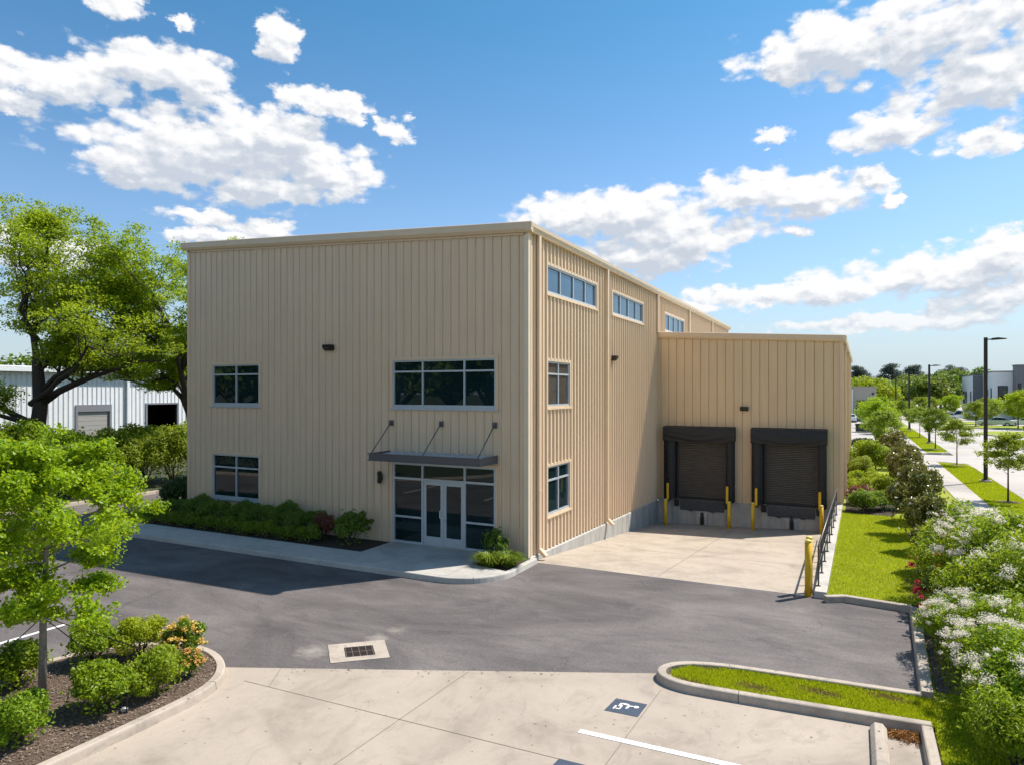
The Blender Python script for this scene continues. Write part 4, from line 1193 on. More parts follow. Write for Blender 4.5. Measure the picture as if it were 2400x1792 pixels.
K['loose'] = bush_parts(.66, .62, 1.2, 4200, .085, M['L_hedge'], 44, lump=.2)
K['box'] = bush_parts(.55, .55, 1.0, 2500, .09, M['L_dark'], 14)
K['yew'] = bush_parts(1.2, .9, .9, 3500, .14, M['L_lime'], 16)
# island shrubs
for k, x, y, s, l in (('shrubY', -3.33, -10.20, 0.76, 'round yellow green shrub at the back of the mulched island'),
                      ('shrubA', -3.77, -10.86, 0.76, 'loose green shrub between the young tree and the yellow green shrub'),
                      ('shrubA', -1.79, -11.95, 0.78, 'bright green shrub at the front of the island, right of the tree trunk'),
                      ('shrubB', -1.69, -11.08, 0.74, 'rounded green shrub in the middle of the island beside yellow flowers'),
                      ('shrubB', -3.93, -12.09, 0.84, 'dark green shrub behind and left of the young tree trunk'),
                      ('shrubB', -1.92, -13.07, 0.72, 'low bright green shrub in the bottom left corner of the photo')):
    plant('shrub', K[k], (x, y, .12), l, 'shrub', 'shrubs in the mulched island', scale=s)
plant('flowering_shrub', K['yflow'], (-2.43, -9.97, .12), 'small shrub covered in pale yellow flowers at the island tip', 'flowering shrub', scale=1.0)
plant('flowering_shrub', K['yflow'], (-1.70, -10.42, .12), 'smaller low plant with a few pale yellow flowers beside the kerb', 'flowering shrub', scale=.62)
E = empty('path_light', (-1.37, -11.80, .12), 0, 'small dark stake light in the mulch beside the front shrub', 'path light')
MB().tube([(0, 0, 0), (0, 0, .26)], .012, 6).build('stake', M['bronze'], E)
MB().lathe((-.06, 0, .03), [(.05, 0), (.055, .03), (.03, .05)], 10).build('lamp_head', M['steel'], E)

# front bed, two rows
OR = ['first', 'second', 'third', 'fourth', 'fifth', 'sixth', 'seventh', 'eighth', 'ninth', 'tenth', 'eleventh', 'twelfth']
n = 0
for x in np.linspace(-14.7, -8.0, 7):
    plant('hedge_shrub', K['hedgeA' if n % 2 else 'hedgeB'], (x, -.62 + random.uniform(-.06, .06), .12), OR[n] + ' from left of the tall dark shrubs against the front wall', 'shrub', 'tall shrubs against the front wall', rz=random.uniform(-.3, .3), scale=random.uniform(.95, 1.08), sz=random.uniform(.92, 1.1)); n += 1
n = 0
for x in np.linspace(-15.3, -7.5, 9):
    plant('low_shrub', K['low'], (x, -1.32 + random.uniform(-.04, .04), .12), OR[n] + ' from left of the low clipped shrubs edging the front sidewalk', 'shrub', 'low shrubs edging the sidewalk', rz=random.uniform(-.2, .2), scale=random.uniform(.9, 1.05), sz=random.uniform(.85, 1.1)); n += 1
plant('red_shrub', K['redb'], (-7.35, -.7, .12), 'dark reddish shrub in the front bed between hedge and door shrub', 'shrub', scale=1.1)
plant('shrub', K['hedgeB'], (-6.7, -.5, .12), 'thin green shrub right of the dark reddish shrub', 'shrub', scale=.55)
plant('shrub', K['loose'], (-5.95, -.95, .12), 'loose green shrub at the right end of the front bed near the door', 'shrub', scale=1.0)
plant('shrub', K['dark'], (-16.0, .25, .05), 'tall dark shrub at the left corner of the warehouse', 'shrub', scale=.9, sz=1.05)
plant('shrub', K['loose'], (-.80, -.6, .12), 'upright green shrub beside the right end of the entrance glass', 'shrub', scale=.68, sz=.82)
def clump(r, h, nb, mat, w=.012):
    a = rng.uniform(0, 2 * PI, nb); rr = r * np.sqrt(rng.uniform(0, 1, nb)) * .45
    base = np.stack([np.cos(a) * rr, np.sin(a) * rr, np.zeros(nb)], 1)
    out = np.stack([np.cos(a), np.sin(a), np.zeros(nb)], 1) + rng.normal(0, .4, (nb, 3)) * [1, 1, 0]
    hh = h * rng.uniform(.6, 1.1, (nb, 1)); sp = r * rng.uniform(.3, .8, (nb, 1))
    p1 = base + out * sp * .45 + [0, 0, 1] * hh * .85; p2 = base + out * sp + [0, 0, 1] * hh * rng.uniform(.5, 1., (nb, 1))
    s = np.stack([-np.sin(a), np.cos(a), np.zeros(nb)], 1) * w
    V = np.stack([base - s, base + s, p1 + s, p1 - s, p2], 1).reshape(-1, 3)
    i = np.arange(nb)[:, None] * 5
    F = np.concatenate([i + [[0, 1, 2]], i + [[0, 2, 3]], i + [[3, 2, 4]]], 0)
    return np_mesh('blades', V, F, mat)
cm_ = clump(.42, .40, 1400, M['L_lirio'])
for x, y, l in ((-.62, -1.28, 'yellow green grassy clump left of its twin in the corner bed'), (-.12, -1.08, 'yellow green grassy clump nearest the warehouse corner')):
    e = empty('grass_clump', (x, y, .12), random.uniform(0, 6), l, 'ornamental grass', 'grassy clumps in the corner bed'); obj('blades', cm_, e)

# left boundary: shrubs beyond the driveway
lab = ['tangled green shrub across the driveway, nearest the young tree', 'bright green shrub across the driveway under the big oak', 'dull olive shrub across the driveway in front of the roll-up door',
       'tall leafy shrub across the driveway beside the shed downspout', 'dense shrub across the driveway left of the warehouse corner', 'bright shrub beyond the driveway close to the warehouse wall', 'dark shrub at the driveway kerb beside the warehouse wall', 'low light green shrub at the foot of the big oak', 'yellow green shrub left of the big oak trunk', 'olive brush behind the young tree crown']
for i, (x, y, k, s) in enumerate(((-24.6, 1.6, 'big', 1.0), (-27.5, .4, 'big', 1.1), (-25.2, 4.2, 'bigd', 1.0), (-27.0, 6.6, 'big', 1.1), (-24.5, 6.6, 'bigd', 1.05), (-25.0, 9.3, 'big', 1.1), (-24.4, 11.6, 'bigd', 1.1), (-30., 4.0, 'big', .9), (-30.6, -.4, 'big', 1.1), (-25.6, -1.6, 'bigd', 1.05))):
    plant('boundary_shrub', K[k], (x, y, .08), lab[i], 'shrub', 'shrubs beyond the driveway', scale=s * 1.12, sz=s * random.uniform(1.0, 1.3))

# the two big oaks --------------------------------------------------------------
random.seed(11); rng = np.random.default_rng(11)
def jit(L, amp):
    """give a limb traced in one plane some depth: it drifts towards or away from the viewer as it leaves the trunk"""
    s = random.uniform(-amp, amp); n = len(L)
    return [(x - .447 * s * i / (n - 1), y + .894 * s * i / (n - 1), z) for i, (x, y, z) in enumerate(L)]
O1 = dict(
 trunk=([(-29.64, 2.37, 0), (-29.68, 2.35, 3.28), (-29.54, 2.42, 4.43), (-29.64, 2.37, 5.92), (-29.72, 2.35, 6.9)], .42, .24),
 A=([(-29.5, 2.42, 4.5), (-28.63, 2.87, 5.17), (-27.71, 3.34, 5.62), (-26.76, 3.81, 6.01), (-25.69, 4.34, 6.37), (-24.75, 4.82, 6.75), (-23.74, 5.32, 6.75)], .24, .03),
 B=([(-29.5, 2.45, 5.1), (-28.57, 2.9, 5.92), (-27.42, 3.48, 6.46), (-26.42, 3.98, 6.68)], .17, .03),
 C=([(-29.68, 2.35, 6.6), (-29.9, 2.24, 7.2), (-30.38, 2.0, 8.46), (-30.3, 2.04, 9.13), (-30.7, 1.84, 9.67), (-31.45, 1.46, 9.96)], .17, .03),
 D=([(-29.7, 2.33, 6.8), (-30.0, 2.19, 8.01), (-30.04, 2.17, 9.13), (-29.9, 2.24, 10.12), (-29.44, 2.47, 10.87), (-29.38, 2.5, 11.47), (-29.03, 2.67, 12.51)], .18, .03),
 E=([(-28.57, 2.9, 5.92), (-27.71, 3.34, 7.27), (-27.16, 3.61, 7.78), (-26.62, 3.88, 8.68)], .12, .03),
 F=([(-29.7, 2.35, 3.3), (-30.64, 1.87, 3.98), (-31.45, 1.46, 4.57), (-32.66, .86, 5.53)], .22, .05),
 G=([(-29.9, 2.24, 9.9), (-28.63, 2.87, 10.12), (-27.63, 3.38, 10.93), (-27.42, 3.48, 12.06)], .10, .02),
 H=([(-29.38, 2.5, 11.4), (-28.83, 2.77, 12.9), (-28.43, 2.97, 13.6)], .08, .02),
 I=([(-30.3, 2.04, 9.13), (-30.24, 2.07, 11.38), (-30.74, 1.82, 13.0), (-31.05, 1.67, 14.1)], .11, .02),
 J=([(-30.1, 2.1, 8.4), (-29.0, 2.7, 9.2), (-28.0, 3.1, 9.5), (-27.1, 3.6, 9.9)], .10, .02),
 K=([(-29.65, 2.4, 6.2), (-28.6, 2.9, 7.2), (-27.9, 3.2, 8.3)], .10, .02),
)
O2 = dict(
 trunk=([(-24.82, 8.13, 0), (-24.88, 8.1, 2.88), (-25.04, 8.03, 3.9)], .36, .28),
 a=([(-25.02, 8.0, 3.7), (-25.52, 7.79, 4.76), (-26.08, 7.5, 5.35), (-26.95, 7.07, 5.25), (-28.26, 6.41, 5.74), (-29.0, 6.04, 5.83)], .20, .03),
 b=([(-25.04, 7.98, 3.9), (-25.23, 7.93, 5.42), (-25.58, 7.75, 6.05), (-26.45, 7.32, 6.95), (-27.39, 6.85, 7.27)], .18, .03),
 c=([(-25.02, 8.03, 3.8), (-25.43, 7.83, 6.54), (-25.65, 7.72, 8.49), (-26.3, 7.39, 10.44), (-27.17, 6.96, 11.5)], .2, .02),
 d=([(-25.43, 7.83, 6.54), (-24.77, 8.16, 8.98), (-25.21, 7.94, 11.0), (-25.65, 7.72, 12.2)], .14, .02),
 e=([(-25.65, 7.72, 8.49), (-26.95, 7.07, 8.98), (-28.04, 6.52, 9.95), (-28.7, 6.19, 10.9)], .12, .02),
 f=([(-25.3, 7.9, 5.8), (-24.0, 8.5, 7.5), (-23.2, 9.0, 9.5)], .12, .02),
 g=([(-25.5, 7.8, 7.4), (-26.6, 7.2, 8.0), (-27.6, 6.8, 8.6)], .09, .02),
)
def oak(O, base, nleaf, label, amp=2.2, sub=9):
    tr = [O['trunk']]; rest = []
    for k, v in O.items():
        if k == 'trunk': continue
        rest.append((jit(v[0], amp), v[1], v[2]))
        if v[1] > .085: rest.append((jit([(p[0] + random.gauss(0, .25), p[1] + random.gauss(0, .25), p[2] + (i > 0) * random.gauss(.15, .3)) for i, p in enumerate(v[0])], amp * 1.9), v[1] * .7, .02))
    rel = lambda L: [(p[0] - base[0], p[1] - base[1], p[2]) for p in L]
    mb = MB(); mb.tube(rel(tr[0][0]), [tr[0][1] * 1.25] + [tr[0][1] + (tr[0][2] - tr[0][1]) * i / (len(tr[0][0]) - 1) for i in range(1, len(tr[0][0]))], 12)
    b_, tips = grow([(rel(a), r0, r1) for a, r0, r1 in rest], sub=sub, sublen=.34, up=.45, twig=4, minr=.022); mb.add(b_.v, b_.f)
    tips = np.array([tuple(t) for t in tips]); tips = tips[tips[:, 2] > 3.1]
    P, o = ball_points(tips, rng.uniform(.30, .85, len(tips)), nleaf, .45, .0); P += rng.normal(0, .06, P.shape)
    return plant('oak_tree', [('trunk', mb.mesh('trunk', M['bark'], True)), ('crown', leaves('crown', P, .125, M['L_oak'], up=1.0, aspect=.75))], (base[0], base[1], 0), label, 'tree', 'big oaks', rz=0)
oak(O1, (-29.64, 2.37), 66000, 'big spreading oak with dark curving limbs at the left edge')
oak(O2, (-24.82, 8.13), 66000, 'second oak, its trunk hidden behind the warehouse corner')

# lawn-side planting ------------------------------------------------------------
random.seed(3); rng = np.random.default_rng(3)
K['mag'] = bush_parts(1.15, 1.15, 2.9, 5200, .21, M['L_mag'], 30, lump=.36, aspect=.42, flowers=('L_flow', 12, .07, .09, 7), up=.25)
K['mag2'] = bush_parts(1.05, 1.25, 2.7, 5200, .20, M['L_mag'], 28, lump=.36, aspect=.42, flowers=('L_flow', 16, .06, .08, 7), up=.25)
OM = ['smallest and nearest', 'second', 'third', 'fourth', 'fifth', 'sixth', 'seventh', 'eighth', 'ninth', 'tenth', 'eleventh', 'twelfth']
for i, y in enumerate((3.9, 6.5, 9.3, 12.3, 15.4, 18.5, 21.8, 25.2, 28.8, 32.4, 36.0, 39.2)):
    x = 10.85 + i * .05 + random.uniform(-.1, .1); f = random.uniform(.62, .74) if i > 1 else .46 + .1 * i
    plant('magnolia', K['mag' if i % 2 else 'mag2'], (x, y, .08), OM[i] + ' magnolia of the dark hedge row, counting from the red roses', 'magnolia', 'magnolia row beside the street sidewalk', scale=f, sz=f * random.uniform(1.05, 1.25))
K['wf'] = bush_parts(1.35, 1.35, 2.35, 11000, .085, M['L_bright'], 34, lump=.34, flowers=('L_flow', 80, .08, .03, 70))
K['wf2'] = bush_parts(1.25, 1.45, 2.1, 11000, .085, M['L_bright'], 34, lump=.34, flowers=('L_flow', 66, .085, .03, 74))
K['wn'] = bush_parts(1.0, 1.15, 1.7, 12000, .075, M['L_bright'], 34, lump=.34, flowers=('L_flow', 38, .10, .027, 130))
K['gn'] = bush_parts(.9, .9, 1.35, 9000, .085, M['L_bright'], 28, lump=.36, aspect=.35)
K['rose'] = bush_parts(.55, .6, 1.0, 5000, .06, M['L_hedge'], 20, flowers=('L_rose', 17, .095, .05, 40))
wl = ['white flowering shrub at the far end of the bed, touching the magnolias', 'white flowering shrub behind the upper roses', 'wide white flowering shrub beside the sidewalk', 'white flowering shrub right of the lower roses', 'large white flowering shrub at the right edge, past the roses', 'white flowering shrub at the right edge against the sidewalk', 'white flowering shrub overhanging the asphalt kerb', 'white flowering shrub in front, right of the mulch strip', 'white flowering shrub at the right edge of the grass finger', 'nearest white flowering shrub in the bottom right corner']
for i, (x, y, k, s) in enumerate(((11.9, 6.6, 'wf', .64), (11.6, 3.3, 'wf2', .88), (12.5, 4.2, 'wf', .62), (11.75, .5, 'wf', .95), (11.9, -2.0, 'wf2', .95), (12.7, 2.0, 'wf2', .75), (10.75, -3.0, 'wn', .72), (11.0, -4.1, 'wn', .82), (10.95, -5.3, 'wn', .80), (11.15, -6.4, 'wn', .80))):
    plant('flowering_shrub', K[k], (x, y, .08), wl[i], 'flowering shrub', 'white flowering shrubs in the right bed', scale=s)
for x, y, s, l in ((10.55, 1.9, .95, 'red rose bush at the lawn edge, topmost of the roses'), (10.62, -.55, 1.0, 'red rose bush behind the kerb corner of the asphalt'), (10.55, -1.75, .9, 'red rose bush beside the shaded kerb, lowest of the roses')):
    plant('rose_bush', K['rose'], (x, y, .08), l, 'rose bush', 'red rose bushes in the right bed', scale=s)
for x, y, s, l in ((10.75, -7.35, .72, 'bright green feathery shrub at the bottom right beside the kerb'), (11.35, .9, 1.3, 'dark green shrub between the roses and the white flowers'), (11.3, -1.4, 1.1, 'leafy green shrub behind the lowest roses')):
    plant('shrub', K['gn'], (x, y, .08), l, 'shrub', scale=s)
struct('mulch_bed', MB().prism([(10.05, -5.1), (11.0, -5.3), (11.2, 2.0), (10.6, 2.6), (10.4, .2), (10.18, -.1)], .0, .095), M['mulch'])
struct('mulch_bed', MB().prism([(8.5, 13.3), (10.2, 13.0), (11.0, 16), (10.8, 24), (8.5, 24)], .0, .095), M['dmulch'])
for k, x, y, s, l in (('greenb', 9.15, 14.0, .92, 'rounded green shrub at the corner of the dock wing'), ('greenb', 9.95, 14.6, .85, 'green shrub right of the rounded one at the dock wing corner'),
                      ('redw', 9.2, 15.8, 1.2, 'reddish shrub between green and lime shrubs by the dock wing'), ('lime', 9.5, 18.3, 1.0, 'low lime green shrub beside the dock wing, nearer one'),
                      ('lime', 10.2, 20.2, 1.0, 'lime green shrub spreading towards the magnolias'), ('lime', 9.3, 21.5, 1.0, 'lime green shrub against the dock wing, farther one'), ('redw', 10.5, 17.0, .9, 'dull reddish shrub beside the magnolia shade')):
    plant('shrub', K[k], (x, y, .08), l, 'shrub', 'shrubs beside the dock wing', scale=s)
plant('shrub', K['big'], (9.6, 26.5, .08), 'tall green shrub beside the dock wing wall', 'shrub', scale=.85)
plant('shrub', K['bigd'], (9.0, 24.4, .08), 'dark green shrub left of the tall green one by the dock wing', 'shrub', scale=.6)
for x, y, l in ((8.95, 48.0, 'small dark round shrub nearest the dock wing on the far grass strip'), (9.55, 48.2, 'middle of the small dark round shrubs on the far grass strip'), (10.3, 47.8, 'right one of the small dark round shrubs on the far grass strip'), (11.2, 48.0, 'small dark shrub under the light green tree on the far strip')):
    plant('round_shrub', K['box'], (x, y, .08), l, 'shrub', 'round shrubs on the far grass strip', scale=1.05)

# street trees --------------------------------------------------------------------
random.seed(9); rng = np.random.default_rng(9)
K['st1'] = street_tree_parts(4.2, 1.75, 1.55, .055, 16, 7500, .12, .30, M['L_far'], flat=.45, shape='pyramid', sub=4)
K['st2'] = street_tree_parts(4.3, 1.6, 1.25, .06, 16, 9000, .12, .36, M['L_shrub'], flat=.7, shape='oval')
K['st3'] = street_tree_parts(4.0, 1.6, 1.2, .05, 13, 5500, .12, .32, M['L_far'], flat=.6, shape='oval')
K['rt'] = street_tree_parts(5.2, 1.3, 2.0, .09, 16, 6500, .22, .55, M['L_far'], flat=.75, shape='oval')
K['rtg'] = street_tree_parts(5.6, 1.5, 2.4, .10, 16, 8000, .22, .60, M['L_young'], flat=.75, shape='oval')
def mring(x, y, r=.75):
    pass
SG = 'young street trees on the verge'
for k, x, y, s, l in (('st1', 15.13, 19.4, .80, 'slim young street tree at the right edge, nearest of the verge trees'), ('st1', 15.17, 37.0, .80, 'airy young street tree at the driveway crossing, left of the near lamp'),
                      ('st2', 15.26, 51.8, .88, 'dense dark green round street tree beside the second lamp'), ('st3', 15.39, 69.2, .90, 'pale thin street tree between the second and third lamps'),
                      ('st3', 15.3, 82, .75, 'small thin street tree just before the third lamp'), ('st2', 15.1, 97, .92, 'bright street tree just beyond the third lamp'),
                      ('st3', 15.1, 110, .95, 'distant street tree fifth beyond the driveway crossing'), ('st2', 15.1, 124, .95, 'far street tree in front of the woods, last but one on the verge'), ('st3', 15.1, 138, .95, 'farthest street tree on the verge')):
    plant('street_tree', K[k], (x, y, .09), l, 'tree', SG, scale=s)
    o = MB().lathe((x, y, .085), [(.55, 0), (.5, .03), (.1, .06)], 14).build('mulch_ring', M['mulch']); tag(o, None, None, kind='structure')
for k, x, y, s, l in (('rt', 11.3, 52., .66, 'light green tree behind the topmost magnolia'), ('rtg', 10.9, 62, .74, 'darker green tree behind the light green one, left of the sidewalk'), ('rt', 12.2, 76, .74, 'green tree left of the sidewalk in front of the woods'), ('rtg', 12.2, 92, .78, 'yellow green tree left of the sidewalk near the beige building')):
    plant('yard_tree', K[k], (x, y, .08), l, 'tree', 'trees left of the street sidewalk', scale=s)
for k, x, y, s, l in (('rt', 24.82, 101., .72, 'slim light green tree on the car park island beside the pickup'), ('rt', 27.6, 107., .74, 'greyish green tree behind the near lamp post'), ('rtg', 29.2, 97.2, .92, 'large bright green tree on the car park island at the right edge'),
                      ('rt', 20.5, 136, .8, 'round tree behind the dark parked cars'), ('rt', 17.8, 130, .65, 'small round tree left of the dark parked cars'), ('rtg', 25.5, 136, .8, 'green tree behind the white pickup, in front of the white block'), ('rt', 29.0, 122, .8, 'tree in front of the white office building'), ('rt', 33.5, 118, .85, 'tree in front of the charcoal office building'), ('rt', 22.6, 141, .8, 'pale green tree between the woods and the white block')):
    plant('car_park_tree', K[k], (x, y, .1), l, 'tree', 'trees in the far car park', scale=s)
for x, y, l in ((28.2, 84, 'yellow green low shrub on the near car park island, left one'), (30.2, 82, 'yellow green low shrub on the near car park island, middle one'), (32.2, 79.5, 'yellow green low shrub on the near car park island, right one')):
    plant('low_shrub', K['yew'], (x, y, .1), l, 'shrub', 'low shrubs on the car park island', scale=1.0)

# woods ---------------------------------------------------------------------------
def wood_tree(H, R, nleaf, mat, lumps, leafs):
    d = unit(lumps * 3); d = d[d[:, 2] > -.55][:lumps]
    c = d * np.array([R, R, H * .36]) * rng.uniform(.5, .9, (len(d), 1)) + np.array([0, 0, H * .58])
    r = rng.uniform(.24, .42, len(d)) * R
    P, o = ball_points(c, r, nleaf, .8, .4)
    t = MB(); t.tube([(0, 0, 0), (0, 0, H * .35), (.2, 0, H * .7)], [.3, .24, .1], 8)
    for i in range(6): t.tube([(0, 0, H * .3), tuple(c[i])], [.14, .05], 5)
    return [('trunk', t.mesh('trunk', M['bark'])), ('crown', leaves('crown', P, leafs, mat, out=o, up=.5, aspect=.75))]
def pine(H, nleaf):
    t = MB(); t.tube([(0, 0, 0), (.2, 0, H * .5), (0, .1, H * .97)], [.3, .22, .06], 8)
    cs = []; rs = []
    for i in range(40):
        h = H * random.uniform(.38, 1.0); a = random.uniform(0, 6.28); L = (1.12 - h / H) * H * .34 * random.uniform(.4, 1.) + .3
        p = (math.cos(a) * L, math.sin(a) * L, h); t.tube([(0, 0, h - .5), p], [.07, .03], 4); cs.append(p); rs.append(random.uniform(.9, 1.7))
    P, o = ball_points(cs, rs, nleaf, .7, .1)
    return [('trunk', t.mesh('trunk', M['bark'])), ('crown', leaves('crown', P, .42, M['L_pine'], up=.3, aspect=.3))]
W1 = wood_tree(9.5, 4.2, 5200, M['L_wood'], 26, .42); W2 = wood_tree(9.0, 4.8, 5200, M['L_wood'], 26, .42); W3 = wood_tree(7.2, 4.6, 6500, M['L_lime'], 26, .36)
PN = pine(13.2, 7000); PN2 = pine(12.4, 6000)
plant('wood_tree', W3, (12.5, 132, 0), 'broad yellow green tree behind the beige building', 'tree', scale=1.05, sz=1.1)
plant('wood_tree', W3, (7.5, 150, 0), 'yellow green tree just showing above the beige building', 'tree', scale=1.1)
n = 0
wlab = ['left of', 'right of']
random.seed(31)
spots = [(16.5, 175), (19.5, 170), (23, 172), (27, 168), (21, 160), (25, 158), (14, 195), (20, 200), (26, 198), (32, 190), (18, 185), (29, 180), (10, 190), (5, 200), (0, 195), (34, 205), (23, 188), (36, 178), (8, 178)]
for i, (x, y) in enumerate(spots):
    plant('wood_tree', W1 if i % 2 else W2, (x, y, 0), 'rounded green tree in the belt of woods at the end of the street', 'tree', 'trees in the woods at the end of the street', scale=random.uniform(.9, 1.15), sz=random.uniform(.85, 1.15))
for i, (x, y, s, l) in enumerate(((9.8, 236, 1.0, 'tall dark pine far behind the beige building, leftmost pine'), (12.9, 240, .88, 'dark pine right of the leftmost pine'), (20.1, 238, 1.05, 'broad dark pine left of the third lamp'), (23.0, 242, .92, 'smaller dark pine right of the broad dark pine'), (26.9, 245, 1.02, 'dark pine behind the third street lamp'), (36.7, 242, 1.06, 'dark pine left of the white office block'), (39.5, 246, .95, 'dark pine just behind the white office block'))):
    plant('pine_tree', PN if i % 2 == 0 else PN2, (x, y, 0), l, 'pine tree', 'tall pines above the woods', scale=s * 1.35, sz=s)
# trees across the lot, mirrored in the front windows, and behind the shed
for i, (x, y) in enumerate(((-66, -18), (-57, -16), (-48, -18), (-40, -16.5), (-33, -18.5), (-27, -19), (-21, -22), (-15.5, -26), (-45, -25), (-31, -27), (-58, -26), (-22, -31))):
    plant('lot_tree', W1 if i % 2 else W2, (x, y, 0), 'large tree across the lot, mirrored dark green in the front windows', 'tree', 'trees mirrored in the front windows', scale=1.25, sz=1.35)
for i in range(9):
    x = -48 + i * 3.9
    plant('lot_shrub', K['dark'], (x, -12.4 - max(0, x + 26) * .17 , .1), 'dark shrub along the far kerb, mirrored in the lower left window', 'shrub', 'shrubs mirrored in the front windows', scale=2.0)
for i, (x, y) in enumerate(((-62, -2), (-61, 9), (-60, 20), (-62, 30), (-60, -12))):
    plant('wood_tree', W1 if i % 2 else W2, (x, y, 0), 'green tree rising behind the white metal shed', 'tree', 'trees behind the white shed', scale=1.05)

# grass blades and bark chips -------------------------------------------------------
rng = np.random.default_rng(77)
def blades(name, xy, z, h, w, mat):
    n = len(xy); a = rng.uniform(0, 2 * PI, n)
    base = np.column_stack([xy, np.full(n, z)])
    s = np.stack([np.cos(a), np.sin(a), np.zeros(n)], 1) * w
    tip = base + np.column_stack([rng.normal(0, .4, (n, 2)) * h, h * rng.uniform(.5, 1.2, n)])
    V = np.stack([base - s, base + s, tip], 1).reshape(-1, 3); F = np.arange(3 * n).reshape(-1, 3)
    return np_mesh(name, V, F, mat)
def inpoly(xy, poly):
    x, y = xy[:, 0], xy[:, 1]; r = np.zeros(len(xy), bool); j = len(poly) - 1
    for i in range(len(poly)):
        xi, yi = poly[i]; xj, yj = poly[j]
        c = ((yi > y) != (yj > y)) & (x < (xj - xi) * (y - yi) / (yj - yi + 1e-12) + xi); r ^= c; j = i
    return r
def scatter(x0, x1, y0, y1, n, poly=None):
    xy = np.column_stack([rng.uniform(x0, x1, n), rng.uniform(y0, y1, n)])
    return xy[inpoly(xy, poly)] if poly else xy
gp = np.concatenate([scatter(8.2, 13.1, -1, 13, 100000, [(8.24, .1), (10.18, .0), (10.18, -1), (13.1, -1), (13.1, 13.1), (8.39, 13.1)]), scatter(10.2, 13, -5.5, 0, 24000), scatter(9.9, 13, -9, -5.6, 26000)])
tag(obj('grass', blades('grass', gp, .08, .055, .009, M['L_blade'])), 'short bright green turf beside the ramp wall', 'grass', kind='stuff')
gi = scatter(5.8, 9.95, -6.8, -5.5, 42000, [(9.95, -5.55), (7.2, -5.70), (6.15, -5.92), (5.86, -6.3), (5.95, -6.66), (6.4, -6.78), (9.95, -6.60)])
pm = noise_mask = (np.sin(gi[:, 0] * 3.1 + 1) * np.sin(gi[:, 1] * 7.3 + gi[:, 0]) + rng.normal(0, .3, len(gi))) > .45
tag(obj('grass', blades('grass', gi[~pm], .085, .06, .008, M['L_blade'])), 'short green turf in the curbed finger beside the parking', 'grass', kind='stuff')
tag(obj('dry_grass', blades('dry_grass', gi[pm], .085, .035, .008, M['L_dry'])), 'straw coloured bare patches in the curbed grass finger', 'grass', kind='stuff')
gv = np.concatenate([scatter(14.22, 15.94, 10, 38, 45000), scatter(14.22, 15.94, 48.5, 90, 30000), scatter(-18.2, -15.1, -1., .85, 9000)])
tag(obj('grass', blades('grass', gv, .085, .07, .014, M['L_blade'])), 'mown bright green turf on the street verge', 'grass', kind='stuff')
cp = scatter(-4.7, -1.0, -15, -9.4, 9000, inn)
P = np.column_stack([cp, .128 + rng.uniform(0, .02, len(cp))])
tag(obj('bark_chips', leaves('bark_chips', P, .055, M['chip'], up=2.5, aspect=.3, fold=.05)), 'brown bark chips covering the parking island', 'mulch', kind='stuff')
cp = scatter(10.0, 11.2, -5.2, 2.5, 2500)
P = np.column_stack([cp, .1 + rng.uniform(0, .02, len(cp))])
tag(obj('bark_chips', leaves('bark_chips', P, .055, M['chip'], up=2.5, aspect=.3, fold=.05)), 'reddish brown bark chips along the right kerb', 'mulch', kind='stuff')

cp = np.concatenate([scatter(-8, 9.5, -6, -3.2, 25), scatter(-.6, 9.5, -9.6, -6.9, 26), scatter(.4, 7.7, .3, 12, 14), np.column_stack([rng.uniform(-.6, 4.5, 80), np.zeros(80)])])
cp[-80:, 1] = -9.3 + (cp[-80:, 0] + .8) * .459 + rng.normal(0, .12, 80)
P = np.column_stack([cp, [rampz(x, y) + .012 if y > .1 else .014 for x, y in cp]])
tag(obj('leaf_litter', leaves('leaf_litter', P, .036, M['chip'], up=4., aspect=.55, fold=.08)), 'tiny brown fallen leaves scattered over the paving', 'leaf litter', kind='stuff')

# ------------------------------------------------------------------ light, sky, camera
sun_dir = Vector((.45, .565, 1.0)).normalized()
el = math.asin(sun_dir.z); az = math.atan2(sun_dir.x, sun_dir.y)
ld = bpy.data.lights.new('sun', 'SUN'); ld.energy = 5.0; ld.angle = math.radians(.5); ld.color = (1., .945, .86)
lo = bpy.data.objects.new('sun', ld); COL.objects.link(lo)
lo.rotation_euler = (-sun_dir).to_track_quat('-Z', 'Y').to_euler(); lo.location = (20, 20, 60)

